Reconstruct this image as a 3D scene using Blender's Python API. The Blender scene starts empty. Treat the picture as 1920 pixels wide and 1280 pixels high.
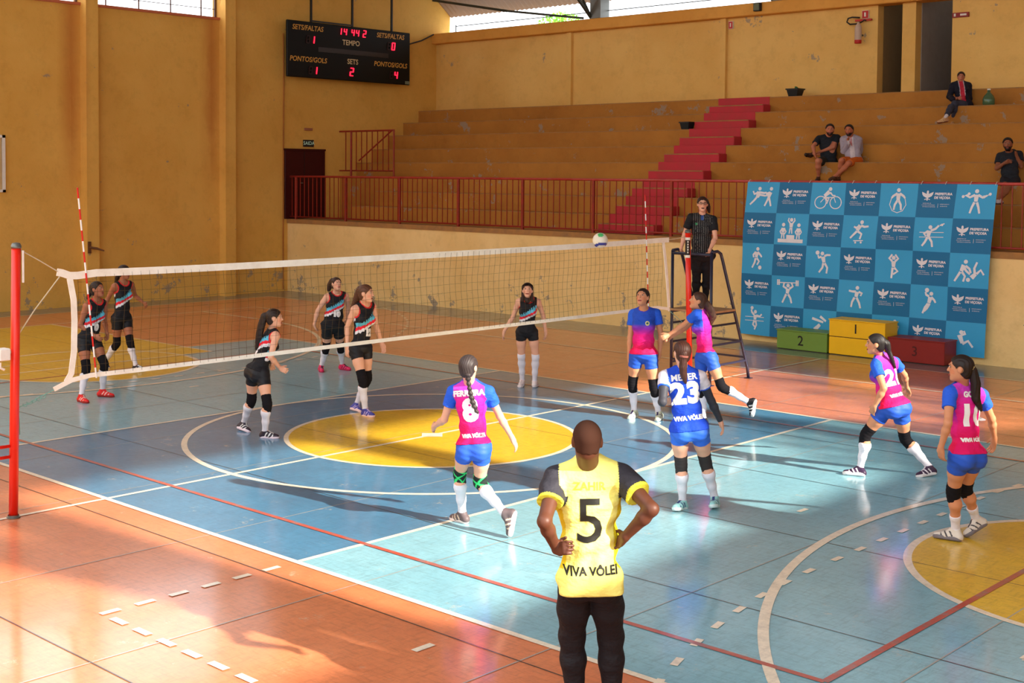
import bpy, math, random, json
import numpy as np
from mathutils import Vector, Matrix
from mathutils.bvhtree import BVHTree
random.seed(7)
S = bpy.context.scene
COL = S.collection
# ---------------------------------------------------------------- camera
cd = bpy.data.cameras.new('camera'); cam = bpy.data.objects.new('camera', cd); COL.objects.link(cam)
cam.location = (11.5115, -11.2584, 3.2418)
cam.rotation_euler = (1.526687, -0.0071565, 0.7574595)
cd.sensor_width = 36.0; cd.lens = 2453.808/1920*36
cd.shift_x = (960-908.839)/1920; cd.shift_y = (433.819-640)/1920
cd.clip_end = 300
S.camera = cam
# ---------------------------------------------------------------- daylight
w = bpy.data.worlds.new('world'); S.world = w; w.use_nodes = True
bg = w.node_tree.nodes['Background']; bg.inputs[0].default_value = (0.90, 0.95, 1.0, 1); bg.inputs[1].default_value = 2.9
sd = bpy.data.lights.new('sun', 'SUN'); sd.energy = 14.0; sd.angle = math.radians(0.9); sd.color = (1.0, 0.93, 0.80)
sun = bpy.data.objects.new('sun', sd); COL.objects.link(sun); sun.location = (30, 3, 18)
sun.rotation_euler = Vector((-1, -0.075, -0.503)).to_track_quat('-Z', 'Y').to_euler()
def area(name, loc, size, energy, direction, color=(1, 1, 1)):
    d = bpy.data.lights.new(name, 'AREA'); d.shape = 'RECTANGLE'; d.size, d.size_y = size; d.energy = energy; d.color = color
    o = bpy.data.objects.new(name, d); COL.objects.link(o); o.location = loc
    o.rotation_euler = Vector(direction).to_track_quat('-Z', 'Y').to_euler(); return o
area('daylight_window', (-16.4, 3.0, 8.7), (14.0, 2.6), 130, (1, 0, -0.5), (0.95, 0.98, 1.0))
area('daylight_eaves', (0.0, 15.9, 8.2), (30.0, 0.6), 40, (0, -1, -0.9), (0.95, 0.98, 1.0))
S.view_settings.view_transform = 'Standard'; S.view_settings.look = 'None'
S.view_settings.exposure = 0.0; S.view_settings.gamma = 1.0; S.view_settings.use_curve_mapping = False
# ---------------------------------------------------------------- helpers
def lin(c):
    return tuple(((v/255.)/12.92 if v/255. <= .04045 else ((v/255.+.055)/1.055)**2.4) for v in c)
class NT:
    def __init__(s, m): s.t = m.node_tree; s.n = s.t.nodes; s.l = s.t.links
    def new(s, k, **kw):
        n = s.n.new(k)
        for a, b in kw.items(): setattr(n, a, b)
        return n
    def put(s, sock, v):
        if hasattr(v, 'is_linked') or isinstance(v, bpy.types.NodeSocket): s.l.new(v, sock)
        else: sock.default_value = v
    def m(s, op, a, b=0.0, c=0.0, clamp=False):
        n = s.new('ShaderNodeMath', operation=op, use_clamp=clamp)
        s.put(n.inputs[0], a); s.put(n.inputs[1], b)
        if op in ('MULTIPLY_ADD', 'SMOOTH_MIN', 'COMPARE'): s.put(n.inputs[2], c)
        return n.outputs[0]
    def mix(s, f, a, b):
        n = s.new('ShaderNodeMix', data_type='RGBA'); s.put(n.inputs[0], f)
        s.put(n.inputs[6], a if not isinstance(a, tuple) else (*a[:3], 1)); s.put(n.inputs[7], b if not isinstance(b, tuple) else (*b[:3], 1))
        return n.outputs[2]
    def noise(s, scale, detail=3, rough=.6, vec=None, st=None):
        n = s.new('ShaderNodeTexNoise'); n.inputs['Scale'].default_value = scale; n.inputs['Detail'].default_value = detail; n.inputs['Roughness'].default_value = rough
        if vec is None: vec = s.pos()
        if st:
            mp = s.new('ShaderNodeMapping'); mp.inputs['Scale'].default_value = st; s.l.new(vec, mp.inputs[0]); vec = mp.outputs[0]
        s.l.new(vec, n.inputs['Vector']); return n.outputs['Fac']
    def pos(s):
        if not hasattr(s, '_p'): s._p = s.new('ShaderNodeNewGeometry').outputs['Position']
        return s._p
    def xyz(s):
        if not hasattr(s, '_x'):
            n = s.new('ShaderNodeSeparateXYZ'); s.l.new(s.pos(), n.inputs[0]); s._x = n.outputs
        return s._x
    def ramp(s, f, lo, hi):
        n = s.new('ShaderNodeMapRange'); n.clamp = True; s.put(n.inputs[0], f); n.inputs[1].default_value = lo; n.inputs[2].default_value = hi
        return n.outputs[0]
    def bump(s, h, strength, dist=.01):
        b = s.new('ShaderNodeBump'); b.inputs['Strength'].default_value = strength; b.inputs['Distance'].default_value = dist
        s.l.new(h, b.inputs['Height']); return b.outputs[0]
def newmat(name, rough=.6, spec=.5, metal=0., coat=0.):
    m = bpy.data.materials.new(name); m.use_nodes = True
    b = m.node_tree.nodes['Principled BSDF']; b.inputs['Roughness'].default_value = rough
    b.inputs['Specular IOR Level'].default_value = spec; b.inputs['Metallic'].default_value = metal; b.inputs['Coat Weight'].default_value = coat
    return m, NT(m), b
def mat(name, c, rough=.6, spec=.4, metal=0., dirt=None, scale=6., amt=.35, bump=0., coat=0.):
    m, n, b = newmat(name, rough, spec, metal, coat); c = lin(c)
    d = lin(dirt) if dirt else tuple(v*.72 for v in c)
    f = n.m('MULTIPLY', n.ramp(n.noise(scale, 5, .65), .38, .72), amt)
    n.put(b.inputs['Base Color'], n.mix(f, c, d))
    if bump: n.put(b.inputs['Normal'], n.bump(n.noise(scale*8, 4), bump))
    return m
def vmat(name, rough=.7, spec=.3, amt=.15, sheen=0., folds=0.):
    m, n, b = newmat(name, rough, spec)
    a = n.new('ShaderNodeVertexColor', layer_name='Col').outputs[0]
    f = n.m('MULTIPLY', n.noise(40, 3), amt)
    n.put(b.inputs['Base Color'], n.mix(f, a, (.02, .015, .01)))
    if sheen: b.inputs['Sheen Weight'].default_value = sheen
    if folds: n.put(b.inputs['Normal'], n.bump(n.m('ADD', n.noise(9, 3, .5, st=(1, 1, 1.8)), n.m('MULTIPLY', n.noise(22, 3, .5), .35)), folds, .05))
    return m
def emat(name, c, e):
    m, n, b = newmat(name, .5); b.inputs['Base Color'].default_value = (*lin(c), 1)
    b.inputs['Emission Color'].default_value = (*lin(c), 1); b.inputs['Emission Strength'].default_value = e
    return m
def tag(o, label=None, cat=None, group=None, kind=None):
    if label: o['label'] = label
    if cat: o['category'] = cat
    if group: o['group'] = group
    if kind: o['kind'] = kind
    return o
def empty(name, loc, label=None, cat=None, group=None):
    o = bpy.data.objects.new(name, None); COL.objects.link(o); o.location = loc; o.empty_display_size = .1
    tag(o, label, cat, group); return o
def link(name, V, F, mats, parent=None, mi=None, col=None, smooth=False):
    me = bpy.data.meshes.new(name)
    if isinstance(V, np.ndarray) and isinstance(F, np.ndarray) and len(F):
        k = F.shape[1]; me.vertices.add(len(V)); me.vertices.foreach_set('co', V.astype(np.float32).ravel())
        me.loops.add(F.size); me.loops.foreach_set('vertex_index', F.astype(np.int32).ravel())
        me.polygons.add(len(F)); me.polygons.foreach_set('loop_start', np.arange(0, F.size, k, dtype=np.int32)); me.update(calc_edges=True)
    else:
        me.from_pydata([tuple(v) for v in V], [], [tuple(f) for f in F])
    for m in (mats if isinstance(mats, (list, tuple)) else [mats]): me.materials.append(m)
    if mi is not None and len(mi): me.polygons.foreach_set('material_index', np.asarray(mi, dtype=np.int32))
    if smooth: me.polygons.foreach_set('use_smooth', np.ones(len(me.polygons), dtype=bool))
    if col is not None:
        a = me.color_attributes.new('Col', 'FLOAT_COLOR', 'POINT')
        a.data.foreach_set('color', np.concatenate([col, np.ones((len(col), 1))], 1).astype(np.float32).ravel())
    me.update()
    o = bpy.data.objects.new(name, me); COL.objects.link(o)
    if parent is not None:
        o.parent = parent; bpy_off = world_loc(parent); me.transform(Matrix.Translation(-Vector(bpy_off)))
    return o
def world_loc(o):
    v = Vector((0, 0, 0))
    while o is not None: v += Vector(o.location); o = o.parent
    return v
class MB:
    """collects boxes, tubes and plates; build() links them as one mesh (world coordinates)"""
    def __init__(s): s.v = []; s.f = []; s.m = []
    def add(s, V, F, m=0):
        b = len(s.v); s.v += [tuple(v) for v in V]; s.f += [tuple(i+b for i in f) for f in F]; s.m += [m]*len(F); return s
    def box(s, x0, y0, z0, x1, y1, z1, m=0):
        V = [(x, y, z) for z in (z0, z1) for y in (y0, y1) for x in (x0, x1)]
        return s.add(V, [(0, 2, 3, 1), (4, 5, 7, 6), (0, 1, 5, 4), (2, 6, 7, 3), (0, 4, 6, 2), (1, 3, 7, 5)], m)
    def bbox(s, x0, y0, z0, x1, y1, z1, b=.01, m=0):
        """box with chamfered edges"""
        V = []; F = []
        cx, cy, cz = (x0+x1)/2, (y0+y1)/2, (z0+z1)/2; hx, hy, hz = (x1-x0)/2, (y1-y0)/2, (z1-z0)/2
        idx = {}
        for sx in (-1, 1):
            for sy in (-1, 1):
                for sz in (-1, 1):
                    for a in range(3):
                        d = [hx-b, hy-b, hz-b]; d[a] += b
                        idx[(sx, sy, sz, a)] = len(V); V.append((cx+sx*d[0], cy+sy*d[1], cz+sz*d[2]))
        def q(*k): F.append(tuple(idx[i] for i in k))
        for a in range(3):
            for sg in (-1, 1):
                o = [i for i in range(3) if i != a]; ks = []
                for p, r in ((-1, -1), (1, -1), (1, 1), (-1, 1)):
                    c = [0, 0, 0]; c[a] = sg; c[o[0]] = p; c[o[1]] = r; ks.append((c[0], c[1], c[2], a))
                q(*ks)
        for a in range(3):
            o = [i for i in range(3) if i != a]
            for p in (-1, 1):
                for r in (-1, 1):
                    c0 = [0, 0, 0]; c0[a] = -1; c0[o[0]] = p; c0[o[1]] = r; c1 = list(c0); c1[a] = 1
                    q((*c0, o[0]), (*c1, o[0]), (*c1, o[1]), (*c0, o[1]))
        for sx in (-1, 1):
            for sy in (-1, 1):
                for sz in (-1, 1): q((sx, sy, sz, 0), (sx, sy, sz, 1), (sx, sy, sz, 2))
        return s.add(V, F, m)
    def tube(s, pts, r, n=10, m=0, caps=True, r2=None):
        pts = [Vector(p) for p in pts]; V = []; F = []; K = len(pts)
        t0 = (pts[1]-pts[0]).normalized(); a = t0.orthogonal().normalized()
        for i, p in enumerate(pts):
            t = (pts[min(i+1, K-1)]-pts[max(i-1, 0)]).normalized()
            a = (a-t*a.dot(t)).normalized(); b = t.cross(a)
            rr = r if r2 is None else r+(r2-r)*i/(K-1)
            if isinstance(r, (list, tuple)): rr = r[i]
            for j in range(n):
                th = 2*math.pi*j/n; V.append(p+a*math.cos(th)*rr+b*math.sin(th)*rr)
        for i in range(K-1):
            for j in range(n): F.append((i*n+j, i*n+(j+1) % n, (i+1)*n+(j+1) % n, (i+1)*n+j))
        if caps: F.append(tuple(range(n-1, -1, -1))); F.append(tuple((K-1)*n+j for j in range(n)))
        return s.add(V, F, m)
    def beam(s, p, q, w, h, m=0):
        p, q = Vector(p), Vector(q); t = (q-p).normalized(); up = Vector((0, 0, 1)) if abs(t.z) < .95 else Vector((1, 0, 0))
        a = t.cross(up).normalized()*w/2; b = t.cross(a).normalized()*h/2
        V = [e+sa*a+sb*b for e in (p, q) for sa, sb in ((-1, -1), (1, -1), (1, 1), (-1, 1))]
        return s.add(V, [(0, 1, 2, 3), (7, 6, 5, 4), (0, 4, 5, 1), (1, 5, 6, 2), (2, 6, 7, 3), (3, 7, 4, 0)], m)
    def lathe(s, c, prof, n=24, m=0):
        V = []; F = []
        for (r, z) in prof:
            for j in range(n): th = 2*math.pi*j/n; V.append((c[0]+r*math.cos(th), c[1]+r*math.sin(th), c[2]+z))
        for i in range(len(prof)-1):
            for j in range(n): F.append((i*n+j, i*n+(j+1) % n, (i+1)*n+(j+1) % n, (i+1)*n+j))
        return s.add(V, F, m)
    def build(s, name, mats, parent=None, smooth=False):
        return link(name, s.v, s.f, mats, parent, mi=s.m, smooth=smooth)
def struct(o): o['kind'] = 'structure'; return o
def text_mesh(body, size, bold=0.0, align='CENTER', shear=0.0, spacing=1.0):
    cu = bpy.data.curves.new('tmp', 'FONT'); cu.body = body; cu.size = size; cu.offset = bold; cu.align_x = align; cu.align_y = 'CENTER'; cu.shear = shear
    cu.space_character = spacing; cu.resolution_u = 3
    o = bpy.data.objects.new('tmp', cu); COL.objects.link(o)
    me = bpy.data.meshes.new_from_object(o)
    V = [tuple(v.co) for v in me.vertices]; F = [tuple(p.vertices) for p in me.polygons]
    bpy.data.objects.remove(o); bpy.data.curves.remove(cu); bpy.data.meshes.remove(me)
    return V, F
def place_text(mb, body, size, origin, ux, uz, m=0, **kw):
    V, F = text_mesh(body, size, **kw); o = Vector(origin); ux = Vector(ux); uz = Vector(uz)
    mb.add([o+ux*v[0]+uz*v[1] for v in V], F, m)
# ================================================================ MATERIALS OF THE HALL
def wall_mat(name, c, c2, peel, peel_lo, streaks=()):
    m, n, b = newmat(name, .75, .25); c, c2 = lin(c), lin(c2); x, y, z = n.xyz()
    base = n.mix(n.ramp(n.noise(.55, 4, .6), .35, .7), c, c2)
    base = n.mix(n.m('MULTIPLY', n.ramp(n.noise(3.5, 6, .7), .5, .75), .28), base, tuple(v*.6 for v in c2))
    for (yy, wd) in streaks:
        d = n.m('ABSOLUTE', n.m('SUBTRACT', y, yy))
        f = n.m('MULTIPLY', n.m('SUBTRACT', 1.0, n.m('DIVIDE', d, wd), clamp=True), n.ramp(n.noise(1.6, 5, .7, st=(1, 1, .25)), .2, .5))
        f = n.m('MULTIPLY', f, n.ramp(z, 2.3, 4.6))
        base = n.mix(n.m('MULTIPLY', f, .55), base, lin((165, 72, 20)))
    # flaked paint: grey plaster shows through, more of it close to the floor
    low = n.m('MULTIPLY', n.m('SUBTRACT', 1.0, n.ramp(z, 0.2, 1.6)), .09)
    ns = n.m('ADD', n.noise(1.9, 9, .72), low)
    base = n.mix(n.m('MULTIPLY', n.ramp(ns, peel_lo, peel_lo+.015), peel), base, lin((150, 138, 122)))
    n.put(b.inputs['Base Color'], base)
    n.put(b.inputs['Normal'], n.bump(n.m('ADD', n.noise(14, 5), n.m('MULTIPLY', ns, .6)), .25, .02))
    return m
M_left = wall_mat('ochre_wall_paint', (230, 182, 92), (218, 166, 76), .8, .66, streaks=((4.62, .38), (8.58, .38)))
M_back = wall_mat('ochre_wall_paint_weathered', (232, 190, 110), (220, 172, 90), .8, .64)
M_cream = wall_mat('cream_wall_paint_flaked', (240, 208, 144), (230, 192, 122), .9, .66)
M_beam = wall_mat('ochre_beam_paint', (228, 166, 78), (214, 150, 64), .6, .70)
M_tier = wall_mat('orange_step_paint', (180, 122, 50), (160, 103, 38), .75, .60)
M_redstep = mat('red_step_paint', (190, 44, 58), .6, .3, dirt=(150, 60, 50), scale=3, amt=.5, bump=.2)
M_worn = mat('worn_edge_concrete', (170, 122, 70), .85, .2, dirt=(120, 96, 70), scale=5, amt=.7, bump=.3)
M_dark = mat('dark_room', (150, 122, 84), .8, .2)
M_grey = mat('passage_grey_wall', (150, 140, 132), .8, .2)
M_doorred = mat('dark_red_door_paint', (64, 10, 12), .5, .3)
M_rail = mat('red_rail_paint', (150, 34, 22), .4, .5, dirt=(96, 40, 20), scale=9, amt=.6)
M_railtop = mat('red_rail_worn', (170, 44, 36), .35, .5, dirt=(200, 110, 100), scale=5, amt=.4)
M_post = mat('red_post_paint', (235, 40, 20), .32, .5, dirt=(200, 34, 20), scale=5, amt=.4)
M_black = mat('black_plastic', (20, 20, 22), .45, .4)
M_navy = mat('navy_steel_paint', (34, 36, 58), .4, .5)
M_white = mat('white_paint', (235, 232, 225), .6, .3)
M_steel = mat('galvanised_steel', (120, 122, 118), .45, .5, metal=.6)
M_truss = mat('dark_truss_paint', (66, 68, 58), .5, .4, metal=.3)
M_wood = mat('plank_wood', (175, 140, 100), .7, .3, dirt=(120, 90, 60), scale=10, amt=.6)
def floor_mat(name, c, c2, scuff=.8, coat=.68, rough=.34, worn=None):
    m, n, b = newmat(name, rough, .45, 0, coat); c, c2 = lin(c), lin(c2)
    b.inputs['Coat Roughness'].default_value = .12; b.inputs['Coat IOR'].default_value = 1.55
    f = n.ramp(n.noise(.8, 6, .7), .3, .7)
    base = n.mix(f, c, c2)
    # fine scuff marks of shoes, thin and long
    s1 = n.ramp(n.noise(5, 8, .8, st=(1, 6, 1)), .50, .62); s2 = n.ramp(n.noise(4, 8, .8, st=(6, 1, 1)), .51, .63)
    base = n.mix(n.m('MULTIPLY', n.m('ADD', s1, s2, clamp=True), scuff*.6), base, tuple(v*.45 for v in c))
    base = n.mix(n.m('MULTIPLY', n.ramp(n.noise(13, 8, .8), .42, .62), .28), base, tuple(v*.5 for v in c))
    s3 = n.ramp(n.noise(2.6, 10, .82), .60, .635)
    base = n.mix(n.m('MULTIPLY', s3, scuff*.55), base, lin((205, 190, 165)))
    if worn: base = n.mix(n.m('MULTIPLY', n.ramp(n.noise(6, 6, .75), .5, .66), worn[1]), base, lin(worn[0]))
    n.put(b.inputs['Base Color'], base)
    n.put(b.inputs['Roughness'], n.m('ADD', rough-.08, n.m('MULTIPLY', n.noise(3, 6, .7), .2)))
    n.put(b.inputs['Normal'], n.bump(n.noise(7, 6, .7), .12, .006))
    n.put(b.inputs['Coat Normal'], n.bump(n.noise(1.5, 4, .6), .10, .01))
    return m
F_or = floor_mat('court_orange', (228, 138, 92), (212, 118, 74))
F_bl = floor_mat('court_light_blue', (144, 196, 208), (122, 176, 192))
F_db = floor_mat('court_dark_blue', (78, 138, 174), (66, 114, 146))
F_gr = floor_mat('court_grey_margin', (112, 118, 122), (96, 102, 104))
F_ye = floor_mat('court_yellow', (240, 196, 52), (226, 176, 40))
F_wh = floor_mat('court_white_line', (250, 238, 216), (242, 224, 198), .35, worn=((160, 150, 140), .35))
F_re = floor_mat('court_red_line', (192, 78, 62), (176, 84, 68), .6, worn=((128, 122, 124), .75))
F_thin = floor_mat('court_seam_light', (170, 172, 165), (160, 155, 146), .3)
F_joint = floor_mat('court_seam_dark', (60, 58, 54), (70, 64, 58), .2)
# ================================================================ FLOOR
fl = MB()
def rect(x0, y0, x1, y1, z, m, nx=1):
    fl.add([(x0, y0, z), (x1, y0, z), (x1, y1, z), (x0, y1, z)], [(0, 1, 2, 3)], m)
def line(p, q, wd, z, m):
    p, q = Vector((*p, z)), Vector((*q, z)); t = (q-p).normalized(); a = Vector((-t.y, t.x, 0))*wd/2
    fl.add([p-a, q-a, q+a, p+a], [(0, 1, 2, 3)], m)
def ring(cx, cy, r0, r1, z, m, a0=0, a1=360, n=128):
    V = []; F = []
    for i in range(n+1):
        a = math.radians(a0+(a1-a0)*i/n); c, s = math.cos(a), math.sin(a)
        V += [(cx+c*r0, cy+s*r0, z), (cx+c*r1, cy+s*r1, z)]
    for i in range(n): F.append((2*i, 2*i+1, 2*i+3, 2*i+2))
    fl.add(V, F, m)
def disc(cx, cy, r, z, m, n=128):
    fl.add([(cx+r*math.cos(2*math.pi*i/n), cy+r*math.sin(2*math.pi*i/n), z) for i in range(n)], [tuple(range(n))], m)
OR, BL, DB, GR, YE, WH, RE, TH, JO = range(9)
fl.box(-17.3, -17.5, -.12, 19.7, 17.5, 0, GR)
rect(-15.95, -9.65, 15.95, 9.65, .001, OR)
rect(-9, -4.5, 9, 4.5, .002, BL); rect(-3, -4.5, 3, 4.5, .003, DB)
for sx in (-1, 1):
    rect(sx*8.2 if sx > 0 else -14, -2.45, 14 if sx > 0 else -8.2, 2.45, .004, YE)
    line((sx*8.2, -2.45), (sx*8.2, 2.45), .05, .0052, WH)
    for s in (-1, 1): line((sx*8.2, s*2.45), (sx*14, s*2.45), .05, .0052, WH)
    disc(sx*8.2, 0, 1.8, .0045, YE); ring(sx*8.2, 0, 1.76, 1.83, .0055, WH)
disc(0, 0, 1.8, .0045, YE); ring(0, 0, 1.76, 1.82, .0055, WH); ring(0, 0, 2.96, 3.03, .0056, WH)
k = -16.2
while k < 17: line((k, -9.6), (k, 9.6), .012, .0048, TH) if k not in () else None; k += 2.0
k = -8.85
while k < 9.7: line((-15.9, k), (15.9, k), .011, .0049, JO); k += 2.0
for s in (-1, 1):
    line((-9, s*4.5), (9, s*4.5), .06, .0060, WH); line((s*9, -4.5), (s*9, 4.5), .05, .0061, WH); line((s*3, -4.5), (s*3, 4.5), .055, .0062, WH)
    line((-15.95, s*9.65), (15.95, s*9.65), .05, .0060, WH); line((s*15.95, -9.65), (s*15.95, 9.65), .05, .0061, WH)
    line((-14, s*7.73), (14, s*7.73), .05, .0062, WH); line((s*14, -7.73), (s*14, 7.73), .05, .0063, WH)
    line((-7.44, s*3.75), (7.44, s*3.75), .055, .0070, RE); line((s*7.44, -3.75), (s*7.44, 3.75), .055, .0071, RE)
    ring(s*12, 0, 6.19, 6.27, .0064, WH, 90 if s > 0 else -90, 270 if s > 0 else 90)
    line((s*12, 6.23), (s*14, 6.23), .08, .0065, WH); line((s*12, -6.23), (s*14, -6.23), .08, .0065, WH)
    # nine metre dashes
    for i in range(-3, 4): line((s*6.17, i*.41-.075), (s*6.17, i*.41+.075), .055, .0067, WH)
    for q in (-1, 1):
        for i in range(0, 26):
            a = (i*.41+.13)/9.0; a2 = a+.15/9.0
            p0 = (s*(15.17-9*math.cos(a)), q*(1.5+9*math.sin(a))); p1 = (s*(15.17-9*math.cos(a2)), q*(1.5+9*math.sin(a2)))
            line(p0, p1, .055, .0067, WH)
    line((s*5.14, -.08), (s*5.14, .08), .05, .0067, WH)
    line((s*5.17, -5.22), (s*5.17, -5.04), .06, .0067, WH)
line((0, -9.65), (0, 9.65), .055, .0066, WH)
for s in (-1, 1):
    for q in (-1, 1):
        if s > 0: continue
        for i in range(6): line((q*3, s*(4.68+i*.295)), (q*3, s*(4.84+i*.295)), .06, .0068, WH)
        for i in range(6): line((q*(3.14+i*.305), s*6.30), (q*(3.32+i*.305), s*6.30), .06, .0068, WH)
line((-.09, -.09), (.09, .09), .22, .0069, WH)
floor = struct(fl.build('floor', [F_or, F_bl, F_db, F_gr, F_ye, F_wh, F_re, F_thin, F_joint]))
# ================================================================ WALLS
def roof_z(y):
    R = 27.9; return 7.93 - math.sqrt(R*R-17.4**2) + math.sqrt(max(R*R-y*y, 0))
WIN = [(-10.7, -7.06), (-6.74, -3.09), (-2.77, .88), (1.2, 4.85), (5.17, 8.82)]
WINR = [(-12.7, -8.8), (-8.2, -4.3), (-3.7, .2), (.8, 4.7), (5.3, 9.2)]
def end_wall(x0, x1, mb, zs=7.22, zt=10.3, WIN=WIN):
    """gable wall with window openings from zs to zt between the piers"""
    mb.box(x0, -17.3, 0, x1, 17.3, zs)
    ys = sorted({-17.3, 17.3, *[v for a in WIN for v in a]})
    for a, b in zip(ys[:-1], ys[1:]):
        if (a, b) in WIN: lo = zt
        else: lo = zs
        n = max(2, int((b-a)/.5))
        for i in range(n):
            ya, yb = a+(b-a)*i/n, a+(b-a)*(i+1)/n; za, zb = roof_z(ya)+.05, roof_z(yb)+.05
            V = [(x, y, z) for x in (x0, x1) for (y, z) in ((ya, lo), (yb, lo), (yb, zb), (ya, za))]
            mb.add(V, [(0, 1, 2, 3), (7, 6, 5, 4), (0, 4, 5, 1), (1, 5, 6, 2), (2, 6, 7, 3), (3, 7, 4, 0)])
wl = MB(); end_wall(-17.3, -17.0, wl)
for yc in (-6.9, -2.93, 1.04, 5.01, 8.98): wl.box(-17.0, yc-.16, 0, -16.72, yc+.16, roof_z(yc)-.3)
struct(wl.build('wall_left', M_left))
wr = MB(); end_wall(19.4, 19.7, wr, WIN=WINR)
wr.beam((19.25, -3.85, 6.9), (19.25, -5.1, 10.4), .3, .55)  # unseen slanted beam, added to cast the slanting shade band on the floor
for yc in (-8.5, -4.0, .5, 5.0, 9.5): wr.box(19.0, yc-.32, 0, 19.4, yc+.32, roof_z(yc)-.3)
struct(wr.build('wall_right', M_left))
M_frame = mat('window_frame_rust', (110, 84, 70), .6, .3)
M_sill = mat('window_sill_red', (190, 104, 70), .7, .3)
wn = 0
for x, sg, ww in ((-17.15, 1, WIN), (19.55, -1, WINR)):
    for (a, b) in ww:
        wn += 1; e = empty('window_%d' % wn, (x, (a+b)/2, 7.22)); e['kind'] = 'structure'
        fb = MB()
        if sg > 0:
            for i in range(4): yy = a+(b-a)*(i+.5)/4; fb.box(x-.015, yy-.012, 7.22, x+.015, yy+.012, 10.3)
            for i in range(4): fb.box(x-.01, a, 7.45+i*.75, x+.01, b, 7.465+i*.75)
            fb.box(x-.03, b-.05, 7.22, x+.03, b, 10.3); fb.box(x-.03, a, 7.22, x+.03, a+.05, 10.3)
        else:
            for zz in (7.25, 10.25): fb.box(x-.02, a, zz, x+.02, b, zz+.05)
        fb.build('window_frame', M_frame, e)
        MB().box(x-.17*sg if sg > 0 else x+.0, a, 7.17, x+.19*sg if sg > 0 else x+.17, b, 7.235).build('window_sill', M_sill, e)
wf = MB(); wf.box(-17.3, -17.5, 0, 6.0, -17.2, 8.0); struct(wf.build('wall_front_blocker', M_left))  # unseen partial near wall, added to keep skylight off the stand's left end
# stand: front wall, platform, tiers
fw = MB(); fw.box(-17, 11.05, 0, 19.4, 11.3, 1.86); struct(fw.build('wall_back_low', M_cream))
RY = [(11.70, 2.36), (12.31, 2.75), (12.92, 3.14), (13.53, 3.53), (14.14, 3.92), (14.75, 4.33), (15.36, 4.72), (15.98, 5.10)]
st = MB(); st.box(-17, 11.3, 0, 19.4, 17.0, 1.86)
st.box(-17, 11.02, 1.86, 19.4, 17.0, 1.97, 1)
for i, (y, z) in enumerate(RY):
    zb = RY[i-1][1] if i else 1.97
    xs = (-15.1, -14.8)[i] if i < 2 else -17
    st.box(xs, y, 1.97, 19.4, 17.0, z)
    st.box(xs, y-.004, z-.018, 19.4, y+.05, z+.003, 1)
struct(st.build('floor_stand_tiers', [M_tier, M_worn]))
# red stairs up the stand: a half step in front of every riser and a red painted strip
for X0, X1 in ((-6.45, -4.97),):
    rs = empty('stand_stairs', (X0, 11.5, 1.97), 'flight of red painted steps climbing the orange stand', 'stairs')
    for i, (y, z) in enumerate(RY):
        zb = RY[i-1][1] if i else 1.97
        mb = MB(); mb.bbox(X0, y-.33, zb, X1+.03, y+.0, zb+(z-zb)*.52, .012); mb.bbox(X0+.05, y-.012, zb+.02, X1, y+.3, z+.012, .008)
        mb.build('step', M_redstep, rs)
        MB().box(X0+.02, y-.336, zb+(z-zb)*.52-.02, X1+.01, y-.2, zb+(z-zb)*.52+.004).build('worn_step_edge', M_worn, rs)
# back wall with piers, beam and the two openings
bw = MB(); OPN = [(-2.63, -2.04), (-1.72, -.88)]
xs = [-17, -2.63, -2.04, -1.72, -.88, 19.4]
for a, b in zip(xs[:-1], xs[1:]):
    if (a, b) not in OPN: bw.box(a, 16.72, 5.05, b, 17.0, 7.2)
for x in (-11.78, -6.80, 4.2, 9.2, 14.2): bw.box(x, 16.62, 5.05, x+.16, 16.72, 7.2)
struct(bw.build('wall_back', M_back))
bm = MB(); bm.bbox(-17, 16.5, 7.14, 19.4, 17.0, 7.44, .02); struct(bm.build('trim_1', M_beam))
pr = MB(); pr.box(-3.2, 18.6, 5.05, -.2, 18.7, 9.2, 0); pr.box(-1.76, 17.0, 5.05, -1.70, 18.6, 9.2, 1); pr.box(-3.2, 17, 4.95, -.2, 18.7, 5.08, 1)
pr.box(-2.06, 17.0, 5.05, -2.02, 18.6, 9.2, 1); pr.box(-2.72, 17.0, 5.05, -2.66, 18.6, 9.2, 0); pr.box(-.88, 17, 5.05, -.8, 18.6, 9.2, 0)
struct(pr.build('wall_passage', [M_dark, M_grey]))
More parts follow.
